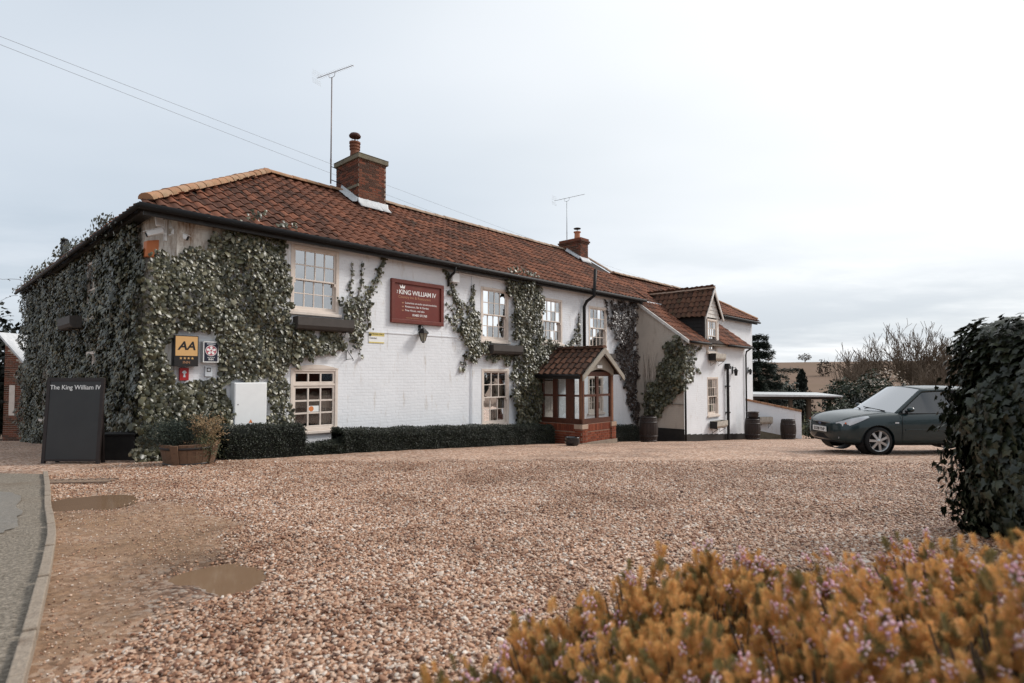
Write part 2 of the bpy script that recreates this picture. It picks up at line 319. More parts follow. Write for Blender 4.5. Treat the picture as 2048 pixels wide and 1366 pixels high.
MT['lead'] = mat('pale lead flashing', [(.42, .43, .44), (.60, .61, .62)], rough=.7, vscale=6, bump=.5, bscale=14)
MT['pot'] = mat('clay chimney pot', [(.13, .05, .03), (.22, .085, .045)], rough=.8, vscale=7)
MT['pot_orange'] = mat('orange chimney pot', [(.42, .17, .09), (.50, .22, .12)], rough=.8, vscale=7)
MT['rust'] = mat('rusty cowl', [(.055, .025, .02), (.10, .045, .035)], rough=.7, vscale=9, metal=.3)
MT['alu'] = mat('dull aluminium', [(.17, .15, .15), (.26, .22, .21)], rough=.5, vscale=8, metal=.4)
MT['alu_pale'] = mat('pale aluminium', [(.34, .36, .37), (.42, .44, .45)], rough=.5, vscale=8, metal=.3)
MT['wire'] = mat('grey wire', (.22, .23, .25), rough=.6)
MT['wood'] = mat('red brown timber', [(.055, .018, .010), (.10, .032, .016)], rough=.45, vscale=12, spec=.4, bump=.15)
MT['wood_lit'] = mat('sunlit brown timber', [(.15, .060, .030), (.22, .095, .048)], rough=.5, vscale=12, spec=.4, bump=.15)  # lit copy of the porch timber, light put into the colour
MT['grey_timber'] = mat('weathered grey timber', [(.20, .175, .145), (.31, .275, .23), (.26, .24, .19)], rough=.85, vscale=7, bump=.4, bscale=30)
MT['white_timber'] = mat('flaking white timber', [(.70, .68, .65), (.58, .54, .50)], rough=.8, vscale=9, dirt=(.25, .20, .16), dscale=7)
MT['black_board'] = mat('black weatherboard', [(.012, .011, .011), (.022, .019, .018)], rough=.7, vscale=8)
MT['ivy'] = mat('ivy leaf', [(.012, .013, .005), (.034, .034, .015), (.082, .078, .041), (.27, .245, .165)], rough=.36, vscale=1.6, island=True, spec=.5)  # palest stop puts the leaf highlights into the colour
MT['grate'] = mat('worn grating', [(.16, .11, .08), (.26, .19, .14)], rough=.8, vscale=12)
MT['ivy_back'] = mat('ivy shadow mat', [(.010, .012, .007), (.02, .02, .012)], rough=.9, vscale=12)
MT['ivy_near'] = mat('hedge ivy leaf', [(.006, .009, .005), (.016, .021, .010), (.030, .036, .018), (.075, .080, .045)], rough=.40, vscale=1.6, island=True, spec=.45, bump=.15, bscale=30)
MT['creeper'] = mat('dark creeper leaf', [(.018, .012, .011), (.040, .028, .024), (.080, .062, .052)], rough=.40, vscale=2, island=True, spec=.5)
MT['stem'] = mat('creeper stem', [(.06, .042, .03), (.12, .085, .06)], rough=.9, vscale=20)
MT['twig'] = mat('bare twig', [(.13, .09, .065), (.22, .16, .115)], rough=.9, vscale=3)
MT['box'] = mat('box hedge leaf', [(.006, .008, .005), (.013, .017, .009), (.034, .040, .020)], rough=.5, vscale=3, island=True, spec=.35)
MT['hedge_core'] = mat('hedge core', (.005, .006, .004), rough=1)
MT['conifer'] = mat('conifer needles', [(.010, .016, .012), (.022, .032, .022), (.045, .055, .035)], rough=.6, vscale=.8, island=True)
MT['bush'] = mat('bush leaf', [(.014, .020, .012), (.035, .044, .024), (.07, .08, .045)], rough=.5, vscale=1, island=True)
MT['dark_tree'] = mat('dark tree leaf', [(.005, .007, .005), (.010, .013, .008), (.018, .022, .013)], rough=.7, vscale=.8, island=True)
MT['blossom'] = mat('pale blossom', [(.42, .33, .25), (.60, .50, .42)], rough=.7, vscale=4, island=True)
MT['bark'] = mat('bark', [(.05, .038, .028), (.10, .075, .055)], rough=.95, vscale=10, bump=.5)
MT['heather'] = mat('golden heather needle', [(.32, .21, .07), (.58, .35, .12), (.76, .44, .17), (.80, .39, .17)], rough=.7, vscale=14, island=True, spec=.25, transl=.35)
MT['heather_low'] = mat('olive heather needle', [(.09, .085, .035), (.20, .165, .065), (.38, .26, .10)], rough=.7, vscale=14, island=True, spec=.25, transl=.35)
MT['bell'] = mat('heather flower', [(.78, .36, .50), (.80, .52, .58), (.84, .72, .68), (.70, .28, .46)], rough=.6, vscale=9, island=True, spec=.25, transl=.3)
MT['gravel'] = gravel_mat()
MT['asphalt'] = mat('worn asphalt', [(.10, .082, .062), (.19, .16, .125), (.33, .28, .225)], rough=.85, vscale=45, bump=.8, bscale=70, spec=.3, dirt=(.15, .11, .075), dscale=1.1, contrast=.2)
MT['wet'] = mat('wet asphalt', [(.13, .115, .095), (.23, .203, .172)], rough=.55, vscale=30, spec=.4, bump=.5, bscale=90)
MT['kerb'] = mat('concrete kerb', [(.22, .175, .135), (.31, .255, .20)], rough=.9, vscale=30, bump=.5, bscale=60, dirt=(.14, .10, .07), dscale=6)
MT['puddle'] = mat('muddy water', [(.19, .118, .072), (.22, .138, .086)], rough=.05, vscale=2, spec=.5)
MT['field'] = mat('ground field', [(.13, .084, .060), (.18, .122, .088), (.155, .108, .072)], rough=1, vscale=.06, spec=.1)
MT['grass'] = mat('rough grass', [(.05, .05, .022), (.09, .085, .038)], rough=1, vscale=.4, spec=.1)

# ---------------------------------------------------------------- ground, yard, road
def axis(spec):
    out = []
    for a, b, st in spec:
        n = max(1, round((b-a)/st)); out += [a+(b-a)*i/n for i in range(n)]
    return out + [spec[-1][1]]
def sheet(name, xs, ys, fz, material, smooth=True):
    V = [(x, y, fz(x, y)) for y in ys for x in xs]; nx = len(xs)
    F = [(j*nx+i, j*nx+i+1, (j+1)*nx+i+1, (j+1)*nx+i) for j in range(len(ys)-1) for i in range(nx-1)]
    o = link(name, npmesh(name, V, F, smooth), material); return tag(o, kind='structure')
def land(X, Y):
    if Y < 34 and -16 < X < 22: return gz(Y) - .10
    z = gz(Y) - .05
    t = min(max((Y-75)/190, 0), 1); z += (9.6 + .012*(X-100))*t*t*(3-2*t)
    if Y > 265: z -= (Y-265)*.01
    if X < -16 or X > 22: z += .25*mnoise.noise((X*.05, Y*.05, 1))
    return z
sheet('ground', axis([(-600, -60, 60), (-60, -16, 4), (-16, 22, 2), (22, 120, 6), (120, 900, 60)]), axis([(-80, -6, 8), (-6, 34, 1), (34, 75, 3), (75, 300, 9), (300, 1500, 120)]), land, MT['field'])
sheet('grass_verge', axis([(9, 60, 2)]), axis([(33, 62, 2)]), lambda X, Y: gz(Y) + .02 + .06*mnoise.noise((X*.2, Y*.2, 0)), MT['grass'])

KERB = [(-6.60, 8.10), (-5.4, 6.66), (-4.4, 5.44), (-3.52, 4.40), (-2.74, 3.38), (-2.06, 2.46), (-1.80, 2.10), (-1.30, 1.40), (-.6, .40), (.4, -1.0), (1.6, -2.7)]
SAND = [(-6.0, 8.6), (-4.1, 7.0), (-2.9, 5.6), (-2.19, 4.8), (-1.98, 3.78), (-1.76, 2.78), (-1.57, 2.18), (-1.0, 1.2), (0, -1)]
def xat(line, Y):
    for (x0, y0), (x1, y1) in zip(line, line[1:]):
        if y1 <= Y <= y0: return x0 + (x1-x0)*(y0-Y)/(y0-y1)
    return line[0][0] if Y > line[0][1] else line[-1][0]
def sand_amt(X, Y):
    if Y > 8.6: return .10*max(0, 1-(Y-8.6)/3) if X < -4 else 0.0
    s = (xat(SAND, Y) + .35*mnoise.noise((X*1.3, Y*1.3, 3)) - X)/.5
    k = .42 if Y < 5 else .42 - .24*min(1, (Y-5)/2)
    return k*min(max(s+.5, 0), 1)
yx = axis([(-26, -8, .6), (-8, -1, .06), (-1, 8, .12), (8, 20, .5)]); yy = axis([(-4, 1, .5), (1, 9, .06), (9, 14, .2), (14, 33, .5)])
yard = sheet('gravel_yard', yx, yy, yard_z, MT['gravel'])
ad_ = yard.data.attributes.new('damp', 'FLOAT', 'POINT'); ad_.data.foreach_set('value', [min(1, sum(math.exp(-((x-bx)**2+(y-by)**2)/(br*1.15)**2) for bx, by, br, bd in BASINS)) for y in yy for x in yx])
at = yard.data.attributes.new('sand', 'FLOAT', 'POINT'); at.data.foreach_set('value', [sand_amt(x, y) for y in yy for x in yx])

def make_road():
    n = 30; V, F = [], []; m = 40
    ys = [8.05 - 11*i/n for i in range(n+1)]
    for Y in ys:
        xr = xat(KERB, Y) - .005
        for j in range(m+1):
            X = xr - (j/m)**2*9; V.append((X, Y, yard_z(X, Y) + .006 + .002*(j > 0)))
    F = [(i*(m+1)+j, i*(m+1)+j+1, (i+1)*(m+1)+j+1, (i+1)*(m+1)+j) for i in range(n) for j in range(m)]
    F = [f[::-1] for f in F]
    o = link('road', npmesh('road', V, F, True), MT['asphalt']); tag(o, kind='structure')
    o.location.z = .02
    # wet stretch: a thin film lying on the asphalt
    pts = [(-7.5, 6.5), (-6.3, 6.45), (-5.45, 6.25), (-5.0, 5.85), (-4.45, 5.15), (-3.95, 4.6), (-3.8, 4.35), (-4.05, 4.2), (-4.6, 3.95), (-6.0, 3.9), (-8.0, 4.6)]
    cx = sum(p[0] for p in pts)/len(pts); cy = sum(p[1] for p in pts)/len(pts); V = []; F = []
    K = 96
    def outline(t):
        u = t*len(pts); i = int(u) % len(pts); f = u-int(u); a, b = pts[i], pts[(i+1) % len(pts)]
        x, y = a[0]+(b[0]-a[0])*f, a[1]+(b[1]-a[1])*f; w = 1+.10*mnoise.noise((x*3, y*3, 2)); return cx+(x-cx)*w, cy+(y-cy)*w
    for r in range(9):
        for k in range(K):
            x, y = outline(k/K); q = r/8; X, Y = cx+(x-cx)*q, cy+(y-cy)*q; V.append((X, Y, yard_z(X, Y)+.036))
    F = [(r*K+k, r*K+(k+1) % K, (r+1)*K+(k+1) % K, (r+1)*K+k) for r in range(8) for k in range(K)]
    o = link('wet_patch', npmesh('wet_patch', V, F, True), MT['wet']); tag(o, kind='structure')
make_road()
def make_kerb():
    root = thing('kerb', 'pale concrete kerb edging between the asphalt road and the gravel', 'kerb'); 
    pts = []; 
    for (x0, y0), (x1, y1) in zip(KERB, KERB[1:]):
        d = math.hypot(x1-x0, y1-y0); n = max(1, round(d/.05)); pts += [(x0+(x1-x0)*i/n, y0+(y1-y0)*i/n) for i in range(n)]
    for k in range(0, len(pts)-2, 18):                    # 0.9 m edging stones, small gaps
        seg = pts[k:k+18]; mb = MB(); 
        if len(seg) < 4: break
        for (x0, y0), (x1, y1) in ((seg[0], seg[len(seg)//2]), (seg[len(seg)//2], seg[-1])):
            dx, dy = x1-x0, y1-y0; l = math.hypot(dx, dy); nx, ny = -dy/l*.027, dx/l*.027
            z0, z1 = yard_z(x0, y0)+.062, yard_z(x1, y1)+.062
            mb.add([(x0+nx, y0+ny, z0-.2), (x0-nx, y0-ny, z0-.2), (x1-nx, y1-ny, z1-.2), (x1+nx, y1+ny, z1-.2), (x0+nx, y0+ny, z0), (x0-nx, y0-ny, z0), (x1-nx, y1-ny, z1), (x1+nx, y1+ny, z1)],
                   [(0,3,2,1),(4,5,6,7),(0,1,5,4),(1,2,6,5),(2,3,7,6),(3,0,4,7)])
        mb.build('kerb_stone', MT['kerb'], root, bevel=.006)
make_kerb()
def make_puddle(label, cx, cy, rx, ry, rot, z):
    V = [(cx, cy, z)]; K = 64; F = []
    for k in range(K):
        a = 2*math.pi*k/K; r = 1 + .22*mnoise.noise((math.cos(a)*1.3+cx, math.sin(a)*1.3, cy))+.08*mnoise.noise((math.cos(a)*5, math.sin(a)*5, cx))
        x, y = rx*r*math.cos(a), ry*r*math.sin(a); V.append((cx+x*math.cos(rot)-y*math.sin(rot), cy+x*math.sin(rot)+y*math.cos(rot), z))
    F = [(0, 1+k, 1+(k+1) % K) for k in range(K)]
    o = link('puddle', npmesh('puddle', V, F), MT['puddle']); tag(o, label, None, None, 'structure')
make_puddle('shallow brown puddle near the far end of the kerb', -4.36, 5.85, .48, .48, .3, gz(5.85)-.024)
make_puddle('long muddy puddle in the sandy gravel by the kerb', -1.78, 3.42, .45, .32, .75, gz(3.42)-.030)

def make_pebbles():
    pts = []; Y = 1.3
    n = 540000; ys = np.sqrt(rng.uniform(1.3**2, 10.5**2, n)); xs = rng.uniform(-1, 1, n)*(ys*.95+.2)
    keep = rng.random(n) < np.clip(1.05-(ys-4.5)*.175, .0, 1)
    xs, ys = xs[keep], ys[keep]; V, S, Rt = [], [], []
    for x, y in zip(xs, ys):
        if x < xat(KERB, y)+.05: continue
        sa = sand_amt(x, y); tr = mnoise.noise((x*.5, y*.8, 9))
        p = max(.28, 1-2.2*sa) if sa > .02 else 1.0
        if tr > .22: p *= .45
        if R.random() > p: continue
        if any(((x-bx)**2+(y-by)**2) < (br*.72)**2 for bx, by, br, bd in BASINS): continue
        V.append((x, y, yard_z(x, y)+R.uniform(.0, .009)))
        k = math.exp(R.gauss(-.03, .29)) * (1.0 if sa < .1 else (.8 if sa < .3 else .45)); a = .0080*k
        S.append((a*R.uniform(1.0, 1.5), a*R.uniform(.8, 1.05), a*R.uniform(.5, .85))); Rt.append((R.uniform(-.5, .5), R.uniform(-.5, .5), R.uniform(0, 6.28)))
    me = bpy.data.meshes.new('pebbles'); me.from_pydata(V, [], [])
    for nm, dat in (('scl', S), ('rot', Rt)):
        a = me.attributes.new(nm, 'FLOAT_VECTOR', 'POINT'); a.data.foreach_set('vector', np.array(dat, np.float32).ravel())
    o = link('pebbles', me); tag(o, 'loose brown and white pebbles covering the near gravel yard', 'gravel', None, 'stuff')
    ng = bpy.data.node_groups.new('pebble_scatter', 'GeometryNodeTree')
    ng.interface.new_socket('Geometry', in_out='INPUT', socket_type='NodeSocketGeometry'); ng.interface.new_socket('Geometry', in_out='OUTPUT', socket_type='NodeSocketGeometry')
    N, L = ng.nodes, ng.links
    gi, go = N.new('NodeGroupInput'), N.new('NodeGroupOutput')
    ic = N.new('GeometryNodeMeshIcoSphere'); ic.inputs['Radius'].default_value = 1; ic.inputs['Subdivisions'].default_value = 2
    nz = N.new('ShaderNodeTexNoise'); nz.inputs['Scale'].default_value = 1.1; nz.inputs['Detail'].default_value = 0
    po = N.new('GeometryNodeInputPosition'); L.new(po.outputs[0], nz.inputs['Vector'])
    ms = N.new('ShaderNodeVectorMath'); ms.operation = 'MULTIPLY_ADD'; L.new(nz.outputs['Color'], ms.inputs[0]); ms.inputs[1].default_value = (.7, .7, .7); ms.inputs[2].default_value = (-.35, -.35, -.35)
    sp = N.new('GeometryNodeSetPosition'); L.new(ic.outputs['Mesh'], sp.inputs['Geometry']); L.new(ms.outputs[0], sp.inputs['Offset'])
    ss = N.new('GeometryNodeSetShadeSmooth'); L.new(sp.outputs[0], ss.inputs['Geometry'])
    sm = N.new('GeometryNodeSetMaterial'); L.new(ss.outputs[0], sm.inputs['Geometry'])
    pm = bpy.data.materials.new('pebble'); pm.use_nodes = True; nt = pm.node_tree; b = nt.nodes['Principled BSDF']; b.inputs['Roughness'].default_value = .5; b.inputs['Specular IOR Level'].default_value = .4
    oi = nt.nodes.new('ShaderNodeObjectInfo'); cr = nt.nodes.new('ShaderNodeValToRGB'); e = cr.color_ramp.elements
    cols = ((0, (.075, .036, .023)), (.14, (.24, .105, .056)), (.36, (.46, .25, .15)), (.60, (.58, .36, .24)), (.84, (.66, .495, .38)), (1, (.80, .72, .64)))
    for i in range(len(cols)-2): e.new(.5)
    for i, (p, c) in enumerate(cols): e[i].position = p; e[i].color = (*c, 1)
    nt.links.new(oi.outputs['Random'], cr.inputs[0])
    nb = nt.nodes.new('ShaderNodeTexNoise'); nb.inputs['Scale'].default_value = 1.6; nb.inputs['Detail'].default_value = 5; tcx = nt.nodes.new('ShaderNodeTexCoord'); nt.links.new(tcx.outputs['Object'], nb.inputs['Vector'])
    mxx = nt.nodes.new('ShaderNodeMix'); mxx.data_type = 'RGBA'; mxx.blend_type = 'MULTIPLY'; mxx.inputs[0].default_value = .35
    nt.links.new(cr.outputs[0], mxx.inputs[6]); nt.links.new(nb.outputs['Fac'], mxx.inputs[7]); geo = nt.nodes.new('ShaderNodeNewGeometry'); nw = nt.nodes.new('ShaderNodeTexNoise'); nw.inputs['Scale'].default_value = .9; nw.inputs['Detail'].default_value = 7; nw.inputs['Roughness'].default_value = .6; nt.links.new(geo.outputs['Position'], nw.inputs['Vector'])
    mw = nt.nodes.new('ShaderNodeMapRange'); mw.inputs[1].default_value = .44; mw.inputs[2].default_value = .70; nt.links.new(nw.outputs['Fac'], mw.inputs[0])   # damp, muddier stretches of the yard
    mq = nt.nodes.new('ShaderNodeMix'); mq.data_type = 'RGBA'; mq.blend_type = 'MULTIPLY'; nt.links.new(mw.outputs[0], mq.inputs[0]); nt.links.new(mxx.outputs[2], mq.inputs[6]); mq.inputs[7].default_value = (.60, .50, .42, 1); nt.links.new(mq.outputs[2], b.inputs['Base Color'])
    sm.inputs['Material'].default_value = pm; me.materials.append(pm)
    ip = N.new('GeometryNodeInstanceOnPoints'); L.new(gi.outputs[0], ip.inputs['Points']); L.new(sm.outputs[0], ip.inputs['Instance'])
    for nm, sock in (('scl', 'Scale'), ('rot', 'Rotation')):
        na = N.new('GeometryNodeInputNamedAttribute'); na.data_type = 'FLOAT_VECTOR'; na.inputs['Name'].default_value = nm
        L.new([q for q in na.outputs if q.enabled][0], ip.inputs[sock])
    L.new(ip.outputs[0], go.inputs[0])
    md = o.modifiers.new('scatter', 'NODES'); md.node_group = ng
make_pebbles()

# ---------------------------------------------------------------- roof and wall builders (inn frame)
TILE_W, GAUGE = .245, .335
def tile_mesh(w=TILE_W, l=GAUGE*1.12, amp=.026, lift=.030, n=8):
    mb = MB(); P = []
    prof = [(u, amp*math.sin(2*math.pi*(u-.06)) + (.008 if u > .9 else 0)) for u in [i/n for i in range(n+1)]]
    lo = [(u*w*1.04, 0, h+lift) for u, h in prof]; hi = [(u*w*1.04, l, h) for u, h in prof]; lip = [(u*w*1.04, .004, h+lift-.022) for u, h in prof]
    mb.grid(lo+hi, 2, n+1); mb.grid(lip+lo, 2, n+1)
    return mb
TILE = None
def slope_tiles(parent, O, U, V, cells, n_single, material, name='tile', w=TILE_W, gauge=GAUGE, jitter=.012, root=None):
    """cells: list of (a, b) lower left corners in slope coordinates; the nearest n_single become objects"""
    O, U, V = Vector(O), Vector(U).normalized(), Vector(V).normalized(); Nn = U.cross(V)
    Rm = Matrix((U, V, Nn)).transposed()
    mb = tile_mesh(w, gauge*1.12); me = mb.mesh(name, True); me.materials.append(material)
    def dist(c):
        p = O+U*c[0]+V*c[1]; q = (root.matrix_basis @ p) if root else LW(p.x, p.y, p.z); return q.length
    cells = sorted(cells, key=dist); rest = cells[n_single:]
    for a, b in cells[:n_single]:
        o = link(name, me, None, parent); o.location = O+U*(a+R.uniform(-.004, .004))+V*(b+R.uniform(-jitter, jitter))+Nn*R.uniform(0, .006)
        o.rotation_euler = (Rm @ Matrix.Rotation(R.uniform(-.025, .025), 3, 'Z') @ Matrix.Rotation(R.uniform(-.015, .015), 3, 'X')).to_euler()
    if rest:
        tv = np.array(mb.v); tf = np.array(mb.f); n = len(rest); ab = np.array(rest) + rng.normal(size=(n, 2))*[.004, jitter*.6]
        pos = np.array(O)[None] + ab[:, :1]*np.array(U)[None] + ab[:, 1:]*np.array(V)[None] + rng.uniform(0, .006, n)[:, None]*np.array(Nn)[None]
        RM = np.repeat(np.array(Rm)[None], n, 0)
        rot = rng.normal(size=n)*.02; cz, sz = np.cos(rot), np.sin(rot); Z = np.zeros((n, 3, 3)); Z[:, 0, 0] = cz; Z[:, 0, 1] = -sz; Z[:, 1, 0] = sz; Z[:, 1, 1] = cz; Z[:, 2, 2] = 1
        Vv, Ff = scatter(tv, tf, pos, RM @ Z, np.ones(n))
        o = link('tiles', npmesh('tiles', Vv, Ff, True), material, parent); o['kind'] = 'stuff'
def ridge_tiles(parent, a, b, material, r=.12, step=.42, name='ridge_tile', sag=0):
    a, b = Vector(a), Vector(b); d = (b-a).normalized(); L = (b-a).length; n = max(1, round(L/step)); st = L/n
    side = d.cross(Vector((0, 0, 1))).normalized(); up = side.cross(d)
    mb = MB(); K = 8; rings = []
    for x, k in ((-.01, 1.06), (st*.5, 1.0), (st*1.02, .97)):
        rings.append([(x, r*k*math.cos(math.pi*i/K), r*k*.85*math.sin(math.pi*i/K)) for i in range(K+1)])
    mb.grid(rings[0]+rings[1]+rings[2], 3, K+1); mb.add(rings[0]+[(-.01, 0, 0)], [(i, i+1, K+1) for i in range(K)])
    me = mb.mesh(name, True); me.materials.append(material)
    Rm = Matrix((d, side, up)).transposed()
    for i in range(n):
        o = link(name, me, None, parent); o.location = a + d*(st*i) + Vector((0, 0, R.uniform(-.008, .008)-sag*math.sin(math.pi*i/n)))
        o.rotation_euler = (Rm @ Matrix.Rotation(R.uniform(-.03, .03), 3, 'X') @ Matrix.Rotation(R.uniform(-.02, .02), 3, 'Z')).to_euler()
def wall_panel(x0, x1, z0, z1, openings, y=0.0, reveal=.14):
    mb = MB(); xs = sorted({x0, x1, *[o[0] for o in openings], *[o[1] for o in openings]}); zs = sorted({z0, z1, *[o[2] for o in openings], *[o[3] for o in openings]})
    for xa, xb in zip(xs, xs[1:]):
        for za, zb in zip(zs, zs[1:]):
            cx, cz = (xa+xb)/2, (za+zb)/2
            if any(o[0] < cx < o[1] and o[2] < cz < o[3] for o in openings): continue
            mb.quad((xa, y, za), (xb, y, za), (xb, y, zb), (xa, y, zb))
    for a, b, c, d in openings:
        r = y+reveal
        mb.quad((a, y, c), (a, y, d), (a, r, d), (a, r, c)); mb.quad((b, y, c), (b, r, c), (b, r, d), (b, y, d))
        mb.quad((a, y, c), (a, r, c), (b, r, c), (b, y, c)); mb.quad((a, y, d), (b, y, d), (b, r, d), (a, r, d))
    return mb
def pane(mb_quad, parent, material):
    mb = MB(); mb.quad(*mb_quad); return mb.build('pane', material, parent)
def sash_window(parent, x0, x1, z0, z1, cols, rt, rb, y=0.0, curtain=None, glass='glass', frame=.075, slip=0.0):
    """box sash: frame flush with the wall face, upper sash forward of the lower one"""
    m = MT['cream']; f = MB()
    f.box(x0, x0+frame, y-.012, y+.12, z0, z1); f.box(x1-frame, x1, y-.012, y+.12, z0, z1)
    f.box(x0+frame, x1-frame, y-.012, y+.12, z1-frame, z1); f.box(x0+frame, x1-frame, y-.012, y+.12, z0, z0+.05)
    w = f.build('window', m, parent, bevel=.006)
    s = MB(); s.box(x0-.05, x1+.05, y-.07, y+.02, z0-.075, z0-.003); s.build('sill', m, w, bevel=.01)
    ix0, ix1 = x0+frame, x1-frame; iz0, iz1 = z0+.05, z1-frame; mid = iz0+(iz1-iz0)*rb/(rt+rb)+slip
    def sash(za, zb, rows, yy, bottom, name):
        st = .042; b = .022; g = MB()
        g.box(ix0, ix0+st, yy, yy+.04, za, zb); g.box(ix1-st, ix1, yy, yy+.04, za, zb)
        g.box(ix0+st, ix1-st, yy, yy+.04, za, za+bottom); g.box(ix0+st, ix1-st, yy, yy+.04, zb-.035, zb)
        gx0, gx1, gz0, gz1 = ix0+st, ix1-st, za+bottom, zb-.035
        sh = g.build('sash', m, w, bevel=.004)
        bars = MB()
        for i in range(1, cols): x = gx0+(gx1-gx0)*i/cols; bars.box(x-b/2, x+b/2, yy+.004, yy+.034, gz0, gz1)
        for j in range(1, rows):
            z = gz0+(gz1-gz0)*j/rows
            for i in range(cols):
                xa, xb = gx0+(gx1-gx0)*i/cols+(b/2 if i else 0), gx0+(gx1-gx0)*(i+1)/cols-(b/2 if i < cols-1 else 0); bars.box(xa, xb, yy+.006, yy+.032, z-b/2, z+b/2)
        bars.build('glazing_bars', m, w)
        for i in range(cols):
            for j in range(rows):
                xa, xb = gx0+(gx1-gx0)*i/cols, gx0+(gx1-gx0)*(i+1)/cols; za_, zb_ = gz0+(gz1-gz0)*j/rows, gz0+(gz1-gz0)*(j+1)/rows
                t = [R.uniform(-.0006, .0006) for _ in range(4)]
                pane(((xa, yy+.02+t[0], za_), (xb, yy+.02+t[1], za_), (xb, yy+.02+t[2], zb_), (xa, yy+.02+t[3], zb_)), w, MT[glass])
    sash(mid-.02, iz1, rt, y+.015, .035, 'sash'); sash(iz0, mid+.02, rb, y+.06, .075, 'sash')
    for hx in (ix0, ix1-.04): MB().box(hx, hx+.04, y-.006, y+.0145, mid-.09, mid-.02).build('sash_horn', m, w)
    if curtain:
        for (ca, cb, cm) in curtain:
            xa, xb = ix0+(ix1-ix0)*ca, ix0+(ix1-ix0)*cb; n = 40; c = MB()
            c.grid([(xa+(xb-xa)*i/n, y+.22+.03*math.sin(i*1.1)+.012*math.sin(i*2.7), z) for i in range(n+1) for z in (z0, z1)], n+1, 2); c.build('curtain', MT[cm], w, smooth=True)
    return w

# ---------------------------------------------------------------- the inn, main range
inn = lthing('inn', 'long two storey white painted inn with red pantile roof', 'building', 0, 0, 0)
OPEN = dict(U1=(2.55, 3.70, 2.48, 3.93), L1=(2.58, 3.70, -.12, 1.24), U2=(8.22, 9.38, 2.10, 3.66), L2=(8.26, 9.40, -.36, 1.28), U3=(10.92, 12.02, 2.14, 3.62), U4=(13.56, 14.70, 2.04, 3.58), L3=(13.50, 14.45, -.25, 1.06), DR=(11.0, 11.85, -1.12, .95))
wall_panel(1.6, 29.2, -3.0, 4.12, list(OPEN.values())).build('wall', MT['white'], inn)
wall_panel(.35, 1.6, -1.0, 3.15, []).build('wall', MT['white'], inn)
wall_panel(.35, 1.6, 3.15, 4.12, []).build('wall', MT['stained'], inn)['label'] = 'stained flaking paint under the corner eaves'
MB().quad((0, .7, -1.2), (.35, 0, -1.2), (.35, 0, 4.12), (0, .7, 4.12)).build('wall', MT['stained'], inn)
MB().quad((0, 15, -2.5), (0, .7, -2.5), (0, .7, 4.12), (0, 15, 4.12)).build('wall', MT['stained'], inn)
MB().quad((0, 15, -2.5), (0, 15, 4.12), (7.2, 15, 4.12), (7.2, 15, -2.5)).quad((29.2, 0, -3), (29.2, 7.2, -3), (29.2, 7.2, 4.0), (29.2, 0, 4.0)).quad((7.2, 7.2, -3), (29.2, 7.2, -3), (29.2, 7.2, 4.1), (7.2, 7.2, 4.1)).quad((7.2, 7.2, -3), (7.2, 15, -3), (7.2, 15, 4.1), (7.2, 7.2, 4.1)).build('wall', MT['white'], inn)
MB().quad((.5, 1.0, -3), (29, 1.0, -3), (29, 1.0, 4.1), (.5, 1.0, 4.1)).quad((.5, .14, 1.75), (29, .14, 1.75), (29, 1.0, 1.75), (.5, 1.0, 1.75)).build('room_shade', MT['room'], inn)  # dark sheets behind the windows, room shade put into their colour
MB().box(3.9, 8.1, -.016, .0-.002, 2.125, 2.155).box(.36, 2.5, -.014, -.002, 2.2, 2.225).build('string_course', MT['white'], inn)
